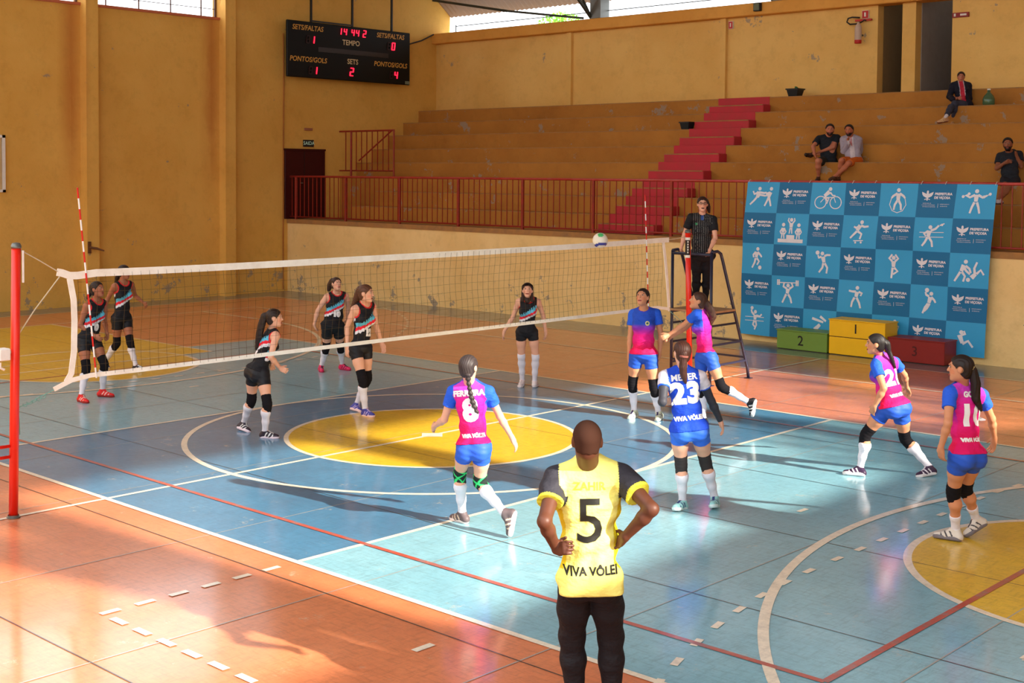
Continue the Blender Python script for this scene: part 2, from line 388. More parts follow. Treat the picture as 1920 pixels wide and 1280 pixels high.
# roof
rm, n_, b_ = newmat('corrugated_roof_sheet', .7, .3); b_.inputs['Base Color'].default_value = (*lin((150, 128, 108)), 1)
rf = MB()
def sheet(y0, y1, n, x0, x1):
    nx = int((x1-x0)/.09); V = []; F = []
    for j in range(n+1):
        y = y0+(y1-y0)*j/n
        for i in range(nx+1): V.append((x0+i*.09, y, roof_z(y)+.03*(i % 2)))
    for j in range(n):
        for i in range(nx): F.append((j*(nx+1)+i, j*(nx+1)+i+1, (j+1)*(nx+1)+i+1, (j+1)*(nx+1)+i))
    V2 = [(v[0], v[1], v[2]+.012) for v in V]; rf.add(V, F); rf.add(V2, [f[::-1] for f in F])
sheet(17.32, -9.0, 40, -17.3, 19.7)
struct(rf.build('ceiling', rm))
def truss(x, lab):
    e = empty('roof_truss', (x, 16.7, 7.44), lab, 'truss')
    cb = MB(); cb.bbox(x-.02, 16.55, 7.44, x+.34, 16.95, 8.05, .01); cb.build('bearing_post', M_steel, e)
    c = MB(); N = 14
    ys = [16.7+(-8.5-16.7)*i/N for i in range(N+1)]
    top = [(x, y, roof_z(y)-.12) for y in ys]; bot = [(x, y, roof_z(y)-.85) for y in ys]; bot[0] = (x, 16.6, 7.47)
    for i in range(N):
        c.beam(top[i], top[i+1], .07, .07); c.beam(bot[i], bot[i+1], .07, .07)
        c.beam(top[i], bot[i+1], .045, .045) if i % 2 else c.beam(bot[i], top[i+1], .045, .045)
        c.beam(top[i], bot[i], .04, .04)
    c.build('lattice', M_truss, e)
truss(-10.9, 'dark steel lattice truss resting on the beam in the bright gap above the back wall'); truss(-5.3, 'roof truss whose foot just shows at the top above the small floodlight')
tb = MB(); tb.beam((-16.94, 16.5, 8.45), (-13.92, 16.5, 7.89), .06, .07); tb.beam((-13.92, 16.5, 7.89), (-11.1, 16.5, 7.47), .05, .06)
tag(tb.build('wind_brace', M_truss), 'long dark brace slanting from the left gable down to the first truss foot', 'brace')
ev = MB(); ev.tube([(-16.35, 16.9, 7.66), (19, 16.9, 7.72)], .012, 6); ev.tube([(-16.35, 16.9, 7.44), (-16.35, 16.9, 7.7)], .015, 6)
tag(ev.build('wire_rail', M_truss), 'thin rail running through the bright gap over the back wall beam', 'rail')

tr = empty('garden_tree', (-18.6, 24.0, 0), 'green leafy tree outside, glimpsed through the gap under the roof', 'tree')
MB().tube([(-18.6, 24, 0), (-18.5, 24, 4), (-18.3, 24.1, 8.0)], [.16, .13, .06], 8).build('trunk', mat('bark', (90, 74, 56), .9), tr)
lf = MB()
for i in range(900):
    a, b_2 = random.uniform(0, 2*math.pi), random.uniform(-1, 1); r_ = 1.15*random.random()**.4; q = math.sqrt(1-b_2*b_2)
    c = Vector((-18.3+r_*q*math.cos(a)*.75, 24.1+r_*q*math.sin(a)*.8, 8.35+r_*b_2*.5)); u = Vector((random.gauss(0, 1), random.gauss(0, 1), random.gauss(0, 1))).normalized(); v = u.orthogonal().normalized()
    lf.add([c-u*.07, c+v*.035, c+u*.07, c-v*.035], [(0, 1, 2, 3)])
lf.build('foliage', mat('leaf_green', (120, 190, 60), .7, .2), tr)

for k_, (nm, ctr, rad, lab) in enumerate((('added_dapple_tree', (23.2, 5.2, 8.5), (1.0, 2.0, 2.0), 'lower unseen leafy tree added to dapple the sun at the right gable windows'), ('added_dapple_tree', (25.6, 10.6, 9.2), (1.2, 3.8, 4.2), 'tall unseen leafy tree added to dapple the sun at the right gable windows'))):  # unseen trees, added only to dapple the sun through the right windows
    tr = empty(nm, (ctr[0], ctr[1], 0), lab, 'tree')
    MB().tube([(ctr[0], ctr[1], 0), (ctr[0]+.1, ctr[1], 4), (ctr[0], ctr[1]+.1, ctr[2])], [.22, .18, .08], 8).build('trunk', mat('bark_dapple_tree', (90, 74, 56), .9), tr)
    lf = MB()
    for i in range(2600+2600*k_):
        u = Vector((random.gauss(0, 1), random.gauss(0, 1), random.gauss(0, 1))).normalized(); q = random.random()**.45
        c = Vector(ctr)+Vector((u.x*rad[0]*q, u.y*rad[1]*q, u.z*rad[2]*q)); u = Vector((random.gauss(0, 1), random.gauss(0, 1), random.gauss(0, 1))).normalized(); v = u.orthogonal().normalized()
        lf.add([c-u*.14, c+v*.07, c+u*.14, c-v*.07], [(0, 1, 2, 3)])
    lf.build('foliage', mat('dapple_tree_leaf', (70, 110, 50), .7, .2), tr)
# ================================================================ DOOR, SIGNS AND WALL FITTINGS
d1 = empty('door_1', (-17, 11.6, 1.97)); d1['kind'] = 'structure'
db = MB(); db.bbox(-17.0, 10.93, 1.97, -16.95, 12.26, 3.84, .008); db.box(-16.95, 11.585, 2.0, -16.945, 11.60, 3.82, 1)
db.build('door_leaf', [M_doorred, M_black], d1)
MB().box(-16.99, 10.88, 3.84, -16.93, 12.34, 3.89).box(-16.99, 12.26, 1.97, -16.94, 12.32, 3.84).build('door_frame', M_doorred, d1)
MB().tube([(-16.95, 11.50, 2.95), (-16.90, 11.50, 2.95), (-16.90, 11.42, 2.95)], .012, 8).build('door_handle', M_steel, d1)
G_sign = emat('sign_letter_pale_green', (190, 225, 200), .15)
sg = empty('exit_sign', (-17, 11.76, 4.05), 'small black exit sign with pale letters above the dark red door', 'sign')
MB().bbox(-17, 11.58, 3.95, -16.96, 11.94, 4.14, .006).build('sign_plate', M_black, sg)
tm = MB(); place_text(tm, 'SAIDA', .14, (-16.955, 11.76, 4.045), (0, 1, 0), (0, 0, 1)); tm.build('sign_lettering', G_sign, sg)
M_plaq = mat('faded_plaque', (170, 110, 80), .6, .3)
tag(MB().bbox(-17, 11.62, 4.40, -16.97, 11.90, 4.47, .004).build('wall_plaque', M_plaq), 'tiny faded reddish plaque high above the exit sign', 'plaque')
cb = MB(); cb.tube([(-16.97, 10.88, 0.05), (-16.97, 10.88, 3.0), (-16.97, 10.90, 5.6), (-16.97, 10.88, 7.0)], .018, 8)
tag(cb.build('conduit_pipe', mat('ochre_conduit', (170, 104, 40), .6)), 'thin ochre conduit running down the left gable wall beside the door', 'pipe')
cb = MB(); cb.tube([(-16.9, 15.3, 7.0), (-16.9, 16.0, 7.2), (-16.9, 16.5, 7.42)], .02, 6)
tag(cb.build('power_cable', M_black), 'dark cable climbing from the scoreboard to the corner beam', 'cable')
# scoreboard
M_sb = mat('scoreboard_black', (9, 11, 11), .55, .25)
M_sbl = mat('scoreboard_lettering', (214, 160, 70), .5); M_sbw = mat('scoreboard_pale_lettering', (214, 196, 150), .5)
M_led = emat('red_led_digit', (255, 30, 60), 2.2); M_ledoff = mat('unlit_digit', (44, 14, 12), .5)
sb = empty('scoreboard', (-16.75, 13.1, 5.85), 'black electronic scoreboard with red digits hanging on the left gable wall', 'scoreboard')
MB().bbox(-16.70, 10.74, 5.82, -16.62, 15.27, 7.34, .02).build('case', M_sb, sb)
hg = MB()
for y in (11.62, 13.10, 14.60): hg.beam((-16.7, y, 7.33), (-16.7, y, 10.6), .05, .05)
hg.beam((-16.7, 11.62, 7.38), (-16.7, 13.10, 7.38), .04, .04); hg.build('hanger', M_black, sb)
X = -16.612
def yt(u, v): return u, v
for (s_, y, z) in (('SETS/FALTAS', 11.44, 7.16), ('SETS/FALTAS', 14.48, 7.18), ('PONTOS/GOLS', 11.46, 6.31), ('PONTOS/GOLS', 14.49, 6.36)):
    lt = MB(); place_text(lt, s_, .19, (X, y, z), (0, 1, 0), (0, 0, 1), shear=.15, bold=.004); lt.build('panel_lettering', M_sbl, sb)
lw = MB(); place_text(lw, 'TEMPO', .2, (X, 12.99, 6.87), (0, 1, 0), (0, 0, 1), bold=.004); lw.build('panel_lettering_pale', M_sbw, sb); lw = MB(); place_text(lw, 'SETS', .2, (X, 13.05, 6.35), (0, 1, 0), (0, 0, 1), bold=.004)
lw.build('panel_lettering_pale', M_sbw, sb)
SEG = {'0': 'abcdef', '1': 'bc', '2': 'abged', '4': 'fgbc'}
def digit(mb, ch, y, z, h, off=False):
    wd = h*.5; t = h*.13; sh = .12
    P = {'a': ((0, 1), (1, 1)), 'b': ((1, 1), (1, .5)), 'c': ((1, .5), (1, 0)), 'd': ((0, 0), (1, 0)), 'e': ((0, 0), (0, .5)), 'f': ((0, .5), (0, 1)), 'g': ((0, .5), (1, .5))}
    for s_ in (SEG[ch] if not off else 'abcdefg'):
        p, q = [(a*wd-wd/2, b*h-h/2) for a, b in P[s_]]
        mb.beam((X+(.002 if off else .006), y+p[0]+p[1]*sh, z+p[1]), (X+(.002 if off else .006), y+q[0]+q[1]*sh, z+q[1]), .008 if False else t, t)
for ch, y, z, h in (('1', 11.61, 6.86, .19), ('1', 12.58, 7.17, .17), ('4', 12.77, 7.17, .17), ('4', 13.05, 7.17, .17), ('4', 13.22, 7.17, .17), ('2', 13.48, 7.17, .18), ('0', 14.59, 6.90, .20), ('1', 11.70, 6.03, .19), ('2', 13.01, 6.07, .21), ('4', 14.70, 6.08, .19)):
    dg = MB(); digit(dg, ch, y, z, h); dg.build('digit', M_led, sb)
for y, z in ((11.44, 6.86), (11.53, 6.03), (14.42, 6.90), (14.52, 6.08)): do = MB(); digit(do, '0', y, z, .19, True); do.build('unlit_digit', M_ledoff, sb)
MB().box(X, 11.8, 6.55, X+.004, 14.4, 6.68).build('team_strip', mat('strip_dark', (36, 24, 22), .3), sb)
MB().box(X, 15.06, 5.84, X+.004, 15.24, 5.93).build('maker_label', mat('label_pale', (120, 130, 110), .5), sb)
# notice on the left wall, bracket
nb = empty('notice_board', (-17, 2.3, 2.77), 'white framed notice board cut by the left edge of the photo', 'notice')
MB().box(-17, 1.7, 2.80, -16.97, 2.86, 3.98).build('sheet', mat('notice_sheet', (206, 176, 130), .6), nb)
f_ = MB(); 
for a in ((1.64, 2.74, 2.94, 2.80), (1.64, 3.98, 2.94, 4.04), (2.87, 2.74, 2.94, 4.04), (1.64, 2.74, 1.70, 4.04)): f_.box(-17, a[0], a[1], -16.95, a[2], a[3])
f_.build('frame', M_white, nb)
tm = MB(); place_text(tm, 'C', .26, (-16.96, 2.72, 3.86), (0, 1, 0), (0, 0, 1), bold=.01); tm.build('notice_lettering', mat('notice_red', (150, 30, 30), .6), nb)
bk = MB(); bk.box(-16.72, 4.86, 1.28, -16.68, 4.93, 1.56); bk.tube([(-16.7, 4.9, 1.42), (-16.5, 4.98, 1.40), (-16.35, 5.08, 1.35)], [.03, .03, .015], 8)
tag(bk.build('wall_bracket', mat('rusty_iron', (104, 64, 34), .7)), 'small rusty iron bracket on the left wall pier', 'bracket')
# fittings on the back wall
M_sign = mat('red_sign', (188, 30, 24), .5); M_sticker = mat('white_sticker', (230, 225, 215), .5)
def redsign(name, x, z, w, h, lab, txt=True):
    e = empty(name, (x, 16.62, z-h/2), lab, 'sign')
    MB().box(x-w/2-.008, 16.67, z-h/2-.008, x+w/2+.008, 16.72, z+h/2+.008).build('backing', M_sticker, e)
    MB().box(x-w/2, 16.664, z-h/2, x+w/2, 16.672, z+h/2).build('red_field', M_sign, e)
    if txt: MB().box(x-w*.14, 16.655, z-h*.28, x+w*.14, 16.665, z+h*.28).build('pictogram', M_sticker, e)
redsign('hydrant_sign', -6.53, 6.97, .11, .17, 'small red sign with white bar high on the back wall over the red stairs')
redsign('extinguisher_sign', -2.92, 6.95, .15, .17, 'red square sign just above the fire extinguisher')
e = empty('direction_sign', (-.66, 16.66, 6.72), 'long dark red sign right of the second wall opening', 'sign')
MB().box(-.86, 16.66, 6.72, -.50, 16.72, 6.82).build('sign_plate', mat('sign_maroon', (140, 22, 26), .5), e)
MB().box(-.82, 16.652, 6.74, -.78, 16.66, 6.80).box(-.68, 16.652, 6.75, -.54, 16.66, 6.79).build('sign_marking', M_sticker, e)
fe = empty('fire_extinguisher', (-3.0, 16.5, 6.28), 'fire extinguisher hanging beside the dark wall opening', 'extinguisher')
b1 = MB(); b1.lathe((-3.0, 16.5, 6.28), [(0, 0), (.075, .0), (.08, .02), (.08, .08)], 20); b1.build('base_band', M_sign, fe, True)
b1 = MB(); b1.lathe((-3.0, 16.5, 6.28), [(.08, .08), (.08, .36), (.06, .42), (.03, .45), (.03, .49), (0, .49)], 20); b1.build('cylinder', mat('extinguisher_label_pale', (196, 170, 150), .4), fe, True)
b1 = MB(); b1.tube([(-3.0, 16.6, 6.76), (-2.9, 16.6, 6.82), (-2.86, 16.6, 6.80)], .016, 8); b1.tube([(-3.0, 16.6, 6.77), (-3.1, 16.58, 6.74), (-3.25, 16.58, 6.74), (-3.33, 16.58, 6.80), (-3.30, 16.58, 6.88), (-3.2, 16.58, 6.90), (-3.02, 16.6, 6.88)], .018, 8)
b1.build('hose', M_black, fe, True)
MB().box(-3.14, 16.60, 6.80, -2.74, 16.66, 6.84).build('label_plate', M_sign, fe)
MB().box(-3.02, 16.56, 6.46, -2.98, 16.72, 6.50).build('bracket', M_steel, fe)
fx = empty('floodlight', (-5.63, 16.42, 7.24), 'small dark floodlight fixed to the beam over the back wall', 'lamp')
MB().bbox(-5.73, 16.40, 7.22, -5.54, 16.50, 7.42, .01).build('housing', M_black, fx)
MB().box(-5.71, 16.392, 7.24, -5.56, 16.40, 7.40).build('glass', mat('lamp_glass_green', (84, 90, 50), .3), fx)
# loose things on the stand
M_bk = mat('black_bucket_plastic', (26, 34, 38), .5, .3)
def bucket(x, y, z, w, h, lab, plant=False, grp=None):
    e = empty('bucket', (x, y, z), lab, 'bucket'); b = MB()
    a = w*.36; c = w*.5
    V = [(x+sx*q, y+sy*q, z+zz) for zz, q in ((0, a), (h, c), (h, c*.9), (.02, a*.9)) for sx, sy in ((-1, -1), (1, -1), (1, 1), (-1, 1))]
    F = [(3, 2, 1, 0)]+[(4*k+i, 4*k+(i+1) % 4, 4*k+4+(i+1) % 4, 4*k+4+i) for k in range(3) for i in range(4)]+[(12, 13, 14, 15)]
    b.add(V, F); b.build('pail', M_bk, e)
    r = MB(); 
    for sx in (-1, 1): r.box(x+sx*c-.012, y-c-.012, z+h-.03, x+sx*c+.012, y+c+.012, z+h)
    for sy in (-1, 1): r.box(x-c, y+sy*c-.012, z+h-.03, x+c, y+sy*c+.012, z+h)
    r.build('rim', M_black, e)
    if plant:
        l = MB(); l.tube([(x, y, z+h-.05), (x+.02, y, z+h+.05)], .03, 6); l.tube([(x+.03, y, z+h-.05), (x+.05, y, z+h+.03)], .025, 6); l.build('weed', mat('weed_green', (60, 110, 60), .8), e)
bucket(-4.42, 16.2, 5.10, .31, .19, 'black bucket with green weed standing by the back wall', True)
bucket(-6.63, 15.0, 4.33, .27, .19, 'square black bucket beside the red stairs on the stand')
gm, n_, b_ = newmat('green_bottle_glass', .15, .5); b_.inputs['Base Color'].default_value = (*lin((96, 140, 104)), 1); b_.inputs['Transmission Weight'].default_value = .55
bo = empty('glass_demijohn', (.42, 15.62, 4.72), 'pale green glass bottle standing on the upper step at the right', 'bottle')
b1 = MB(); b1.lathe((.42, 15.62, 4.72), [(0, 0), (.10, 0), (.12, .03), (.12, .14), (.09, .21), (.035, .27), (.03, .33), (0, .33)], 20); b1.build('glass_body', gm, bo, True)
b1 = MB(); b1.lathe((.42, 15.62, 4.72), [(.034, .32), (.034, .35), (0, .35)], 12); b1.build('stopper', M_sticker, bo, True)
# ================================================================ RAILING ALONG THE STAND
rl = empty('stand_railing', (-7, 11.1, 1.97), 'long red steel railing along the front edge of the stand', 'railing')
b1 = MB(); b1.tube([(-17.0, 11.1, 3.13), (19.3, 11.1, 3.13)], .028, 10); b1.build('top_rail', M_railtop, rl, True)
b1 = MB(); b1.tube([(-17.0, 11.1, 2.035), (19.3, 11.1, 2.035)], .02, 8); b1.build('bottom_rail', M_rail, rl, True)
posts = [-16.69+2.065*i for i in range(17)]
for x in posts:
    MB().bbox(x-.03, 11.07, 1.96, x+.03, 11.13, 3.12, .006).build('post', M_rail, rl)
x = -16.86; rest = MB(); nb_ = 0
while x < 19.2:
    if min(abs(x-p) for p in posts) > .05:
        hidden = (-2.45 < x < 2.35) or x > 3.4
        b1 = rest if hidden else MB()
        b1.box(x-.0085, 11.092, 2.05, x+.0085, 11.108, 3.11)
        if not hidden: b1.build('baluster', M_rail, rl); nb_ += 1
    x += .1765
o = rest.build('baluster', M_rail, rl); o['kind'] = 'stuff'
gr = empty('landing_guard_rail', (-15.8, 12.93, 3.14), 'short dark red guard rail with a sloping handrail by the left gable', 'railing')
b1 = MB(); b1.tube([(-16.95, 12.86, 4.40), (-14.69, 12.86, 4.40)], .025, 8); b1.tube([(-16.95, 12.86, 3.30), (-14.69, 12.86, 3.30)], .02, 8); b1.tube([(-14.69, 12.86, 4.42), (-14.69, 12.86, 3.14)], .025, 8); b1.tube([(-16.45, 12.86, 4.4), (-16.45, 12.86, 3.14)], .03, 8); b1.build('frame', M_rail, gr)
b1 = MB(); b1.tube([(-14.69, 12.80, 4.40), (-16.05, 12.80, 3.58)], .022, 8); b1.build('handrail', M_rail, gr)
x = -16.68
while x < -14.8: MB().box(x-.01, 12.85, 3.31, x+.01, 12.87, 4.39).build('baluster', M_rail, gr); x += .222
# ================================================================ NET, POSTS, ANTENNAS, BALL
M_net = mat('net_cord', (84, 68, 44), .9, .1); M_tape = mat('net_tape', (250, 242, 228), .7, .2, dirt=(214, 196, 176), scale=5, amt=.5)
M_rope = mat('rope', (206, 190, 160), .8, .1); M_cordg = mat('pale_green_cord', (120, 170, 160), .8, .1)
nt = empty('volleyball_net', (0, 0, 0), 'volleyball net with white tapes stretched across the court', 'net')
def tz(y): return 2.255+.0018*y+.0012*(abs(y)/4.9)**4*20
def bz(y): return 1.255-.0*y+.0018*y
b1 = MB()
ys = [-4.8+.1*i for i in range(97)]
def sway(y, z): return .012*math.sin(y*1.3)+.008*math.sin(z*9+y)
for i, y in enumerate(ys):
    pts = [(sway(y, bz(y)+(tz(y)-bz(y))*k/6), y+.012*math.sin(k*1.1+y*.7), bz(y)+(tz(y)-bz(y))*k/6) for k in range(7)]
    b1.tube(pts, .0015, 4, caps=False)
for k in range(1, 10):
    pts = [(sway(y, bz(y)+(tz(y)-bz(y))*k/10), y, bz(y)+(tz(y)-bz(y))*k/10+.004*math.sin(y*4+k)) for y in ys[::2]]
    b1.tube(pts, .0015, 4, caps=False)
b1.build('mesh_cords', M_net, nt)
def band(path, hh, name, th=.005):
    """flat tape following a path of (y, z) with half width hh, two sided"""
    m = MB(); V = []; F = []; N = len(path)
    for i, (y, z) in enumerate(path):
        a = Vector((0, *path[max(i-1, 0)])); c = Vector((0, *path[min(i+1, N-1)])); t = (c-a).normalized(); n = Vector((0, -t.z, t.y))*hh
        for s in (-1, 1):
            for q in (-th, th): V.append((q+sway(y, z)*.4, y+n.y*s, z+n.z*s))
    for i in range(N-1):
        o = 4*i; F += [(o, o+4, o+6, o+2), (o+1, o+3, o+7, o+5), (o+2, o+6, o+7, o+3), (o, o+1, o+5, o+4)]
    F += [(0, 2, 3, 1), (4*N-4, 4*N-3, 4*N-1, 4*N-2)]
    m.add(V, F); return m.build(name, M_tape, nt)
band([(-5.01, 2.275), (-4.96, 2.265), (-4.88, 2.235), (-4.8, 2.232)]+[(y, tz(y)-.018) for y in ys[2::3]]+[(4.96, 2.265)], .036, 'top_tape')
band([(-5.05, 1.155), (-4.97, 1.185), (-4.86, 1.225), (-4.66, 1.25)]+[(y, bz(y)) for y in ys[5::3]]+[(4.96, 1.225), (5.0, 1.2)], .022, 'bottom_tape')
band([(-4.88, 2.21), (-4.84, 2.0), (-4.83, 1.8), (-4.84, 1.5), (-4.87, 1.29), (-4.92, 1.21)], .03, 'side_tape')
band([(4.82, 2.25), (4.88, 2.0), (4.94, 1.6), (4.99, 1.24)], .028, 'side_tape')
for nm, pts, m_ in (('rope', [(0, -4.98, 2.235), (0, -5.25, 1.92), (0, -5.44, 1.66), (.03, -5.52, 1.5)], M_rope), ('rope', [(0, -5.0, 2.28), (0, -5.2, 2.40), (0, -5.38, 2.5)], M_rope),
        ('rope', [(0, -5.05, 1.15), (0, -5.2, 1.10), (0, -5.3, 1.055), (0, -5.40, 1.03), (0, -5.45, 1.01)], M_cordg), ('rope', [(0, 5.0, 1.19), (0, 5.2, 1.08), (0, 5.46, .92)], M_cordg), ('rope', [(0, 4.97, 2.27), (0, 5.2, 2.28), (0, 5.42, 2.30)], M_rope)):
    MB().tube(pts, .006 if m_ is M_rope else .0045, 6).build(nm, m_, nt)
b1 = MB(); b1.tube([(0, -5.42, 1.02), (.01, -5.41, .92), (0, -5.40, .80), (0, -5.40, .77)], .004, 5)
b1.tube([(.005+.006*math.sin(k), -5.38+.012*k+.018*math.cos(k*1.7), 1.035+.0035*k+.020*math.sin(k*1.7)) for k in range(22)], .0035, 5)
b1.build('cord_tail', M_cordg, nt)
def post(y0, y1, h, lab, left):
    e = empty('net_post', (0, y0, 0), lab, 'post')
    b = MB(); b.tube([(0.02, y0, 0), (0.02, y0+(y1-y0)*.5, h*.5), (0.02, y1, h)], .042, 20); b.build('tube', M_post, e, True)
    b = MB(); b.tube([(0.02, y1, h), (0.02, y1, h+.025)], .047, 18); b.lathe((.02, y1, h+.025), [(.047, 0), (.035, .022), (0, .03)], 18); b.build('cap', M_steel, e, True)
    b = MB(); b.lathe((.02, y0, 0), [(.062, .004), (.062, .012), (.05, .016), (.05, .03)], 24); b.build('floor_plate', M_steel, e)
    return e
pl_ = post(-5.48, -5.43, 2.52, 'red net post with a winch standing nearest the camera, far left', True)
b1 = MB(); b1.bbox(-.03, -5.63, 1.49, .09, -5.525, 1.60, .008); b1.tube([(.03, -5.6, 1.47), (.03, -5.6, 1.42), (.03, -5.56, 1.40)], .012, 8); b1.build('winch', M_white, pl_)
b1 = MB(); b1.bbox(.055, -5.395, 2.20, .075, -5.378, 2.50, .003); b1.build('hook_strip', M_sticker, pl_)
b1 = MB(); b1.tube([(.02, -5.5, .68), (.02, -6.1, .68)], .016, 8); b1.tube([(.02, -5.5, .58), (.02, -6.1, .58)], .016, 8); b1.tube([(.02, -6.1, .7), (.02, -6.1, 0)], .018, 8); b1.build('side_brace', M_post, pl_, True)
pr_ = post(5.54, 5.43, 2.36, 'red net post with a black and white sticker in front of the umpire stand', False)
b1 = MB(); V = []
for k in range(9):
    a = math.radians(-100+k*14-20); 
    for z in (2.00, 2.28): V.append((.02+.045*math.cos(a), 5.437+.045*math.sin(a), z))
b1.add(V, [(2*k, 2*k+2, 2*k+3, 2*k+1) for k in range(8)]); b1.build('sticker', M_black, pr_)
b1 = MB()
for zz in (2.0, 2.27):
    V = []
    for k in range(9):
        a = math.radians(-120+k*14)
        for z in (zz-.02, zz+.02): V.append((.02+.047*math.cos(a), 5.437+.047*math.sin(a), z))
    b1.add(V, [(2*k, 2*k+2, 2*k+3, 2*k+1) for k in range(8)])
for k in range(5): 
    b1.box(.045, 5.385, 2.05+k*.04, .06, 5.40, 2.075+k*.04)
b1.build('sticker_marking', M_sticker, pr_)
M_antr = mat('antenna_red', (210, 34, 26), .5); M_antw = mat('antenna_white', (240, 236, 230), .5)
def antenna(p, q, lab):
    e = empty('net_antenna', p, lab, 'antenna', None); p, q = Vector(p), Vector(q); N = 18
    for k in range(N): b = MB(); b.tube([p+(q-p)*k/N, p+(q-p)*(k+1)/N], .0085, 8); b.build('red_band' if k % 2 else 'white_band', M_antr if k % 2 else M_antw, e)
antenna((.015, -4.61, 1.22), (.015, -4.80, 3.08), 'red and white striped antenna rising from the near end of the net')
antenna((.015, 4.45, 1.25), (.015, 4.33, 2.95), 'red and white striped antenna at the far end of the net')
# ball
b1 = MB(); bc = (0.35, 2.86, 2.34)
V = []; F = []; mi = []; nu, nv = 48, 24
for j in range(nv+1):
    ph = math.pi*j/nv
    for i in range(nu): th = 2*math.pi*i/nu; V.append((bc[0]+.105*math.sin(ph)*math.cos(th), bc[1]+.105*math.sin(ph)*math.sin(th), bc[2]+.105*math.cos(ph)))
for j in range(nv):
    for i in range(nu):
        F.append((j*nu+i, j*nu+(i+1) % nu, (j+1)*nu+(i+1) % nu, (j+1)*nu+i))
        c = Vector(V[j*nu+i])-Vector(bc); c.normalize()
        d = c.dot(Vector((.35, -.45, .82))); g = c.dot(Vector((.3, -.2, -.93)))
        mi.append(1 if d > .93 else (2 if .52 < g < .80 else (2 if d < -.2 and c.z > .2 and c.x < -.4 else 0)))
bo_ = link('volleyball', np.array(V), np.array(F), [mat('ball_white', (236, 226, 208), .5), mat('ball_green', (80, 190, 110), .5), mat('ball_blue', (58, 62, 150), .5)], None, mi, None, True)
tag(bo_, 'white volleyball with green and blue panels flying just over the net', 'ball')
# ================================================================ UMPIRE STAND
us = empty('umpire_stand', (-.1, 6.2, 0), 'dark blue tubular umpire stand behind the far net post', 'stand')
A, B_ = (-.46, 5.72), (.28, 5.70)
for (x, y) in (A, B_): b1 = MB(); b1.tube([(x, y, .01), (x, y, 2.06)], .024, 12); b1.build('front_leg', M_navy, us, True)
for x, y in (A, B_):
    b1 = MB(); b1.tube([(x, y, 2.06), (x, 5.86, 2.07), (x, 5.95, 2.03), (x, 6.0, 1.93), (x, 6.36, 1.10), (x, 6.76, .18), (x, 6.80, .01)], .024, 12); b1.build('rear_leg', M_navy, us, True)
    for z in (.30, .62, .92, 1.10): b1 = MB(); b1.beam((x, y, z), (x, 6.72-(z-.30)*.43, z), .03, .03); b1.build('rung', M_navy, us)
b1 = MB(); b1.tube([(A[0], A[1], 2.02), (B_[0], B_[1], 2.02)], .024, 12); b1.build('hand_rail', M_navy, us, True)
b1 = MB()
for z in (.35, .62): b1.beam((A[0], 6.72-(z-.30)*.43, z), (B_[0], 6.72-(z-.3)*.43, z), .03, .03)
b1.beam((A[0], A[1], .35), (A[0]+.3, A[1], .35), .03, .03); b1.build('cross_bar', M_navy, us)
MB().bbox(A[0]-.02, 5.68, 1.115, B_[0]+.03, 6.36, 1.15, .006).build('plank_platform', M_wood, us)
for (x, y) in (A, B_, (A[0], 6.8), (B_[0], 6.8)): MB().box(x-.05, y-.05, 0, x+.05, y+.05, .012).build('foot_plate', M_navy, us)
# ================================================================ PODIUM BOXES
def podium(x0, x1, h, c, num, lab, groove=None, dark=(20, 20, 20)):
    m_ = mat('podium_paint_'+num, c, .45, .4, scale=4, amt=.2); e = empty('podium_box', ((x0+x1)/2, 10.5, 0), lab, 'podium')
    zs_ = [.012, h] if not groove else [.012, groove-.006, groove+.006, h]
    b = MB(); 
    for k in range(0, len(zs_), 2): b.bbox(x0, 10.36, zs_[k], x1, 10.84, zs_[k+1], .006)
    if groove: b.box(x0+.01, 10.37, groove-.01, x1-.01, 10.83, groove+.01, 1)
    b.build('box', [m_, M_black], e); MB().bbox(x0-.012, 10.345, h-.002, x1+.012, 10.855, h+.018, .004).build('lid', m_, e)
    MB().box(x0+.02, 10.38, 0, x1-.02, 10.82, .014).build('skid', M_black, e)
    t = MB(); place_text(t, num, .26 if num == '2' else .24, ((x0+x1)/2-.02, 10.355, h/2 if not groove else (h+groove)/2+.01), (1, 0, 0), (0, 0, 1), bold=.002); t.build('numeral', mat('numeral_'+num, dark, .6), e)
podium(-1.33, -.29, .35, (112, 150, 62), '2', 'green podium box painted with the number 2')
podium(-.25, .84, .63, (250, 196, 20), '1', 'tall yellow podium box painted with the number 1', .33)
podium(.90, 1.93, .40, (138, 30, 28), '3', 'dark red podium box with a faint number 3', None, (84, 14, 14))
# ================================================================ BANNER
bn = empty('sponsor_banner', (0, 10.95, .13), 'large blue checkered banner with white sport pictograms tied to the railing', 'banner')
M_b1 = mat('banner_light_blue', (56, 164, 218), .55, .3, scale=1.5, amt=.15); M_b2 = mat('banner_teal_blue', (22, 112, 162), .55, .3, scale=1.5, amt=.15)
M_bw = mat('banner_print_white', (226, 228, 236), .55, .3)
def bpos(u, v, off=0.):
    """u across 0..7, v down 0..5 cells"""
    a, c = u/7, v/5
    x = (-2.42+4.93*a)*(1-c)+(-2.51+4.89*a)*c; z = 3.12-(2.99)*c-.0
    y = 11.03-.10*min(1, c*3)+.018*math.sin(a*19+c*2)*(.3+c)+.014*math.sin(a*7.3-c*5)+.008*math.sin(c*17+a*9)
    return (x, y-off-.02, z)
NU, NV = 84, 50; V = []; F = []; mi = []
for j in range(NV+1):
    for i in range(NU+1): V.append(bpos(7*i/NU, 5*j/NV))
for j in range(NV):
    for i in range(NU):
        F.append((j*(NU+1)+i, (j+1)*(NU+1)+i, (j+1)*(NU+1)+i+1, j*(NU+1)+i+1)); mi.append((int(7*(i+.5)/NU)+int(5*(j+.5)/NV)) % 2)
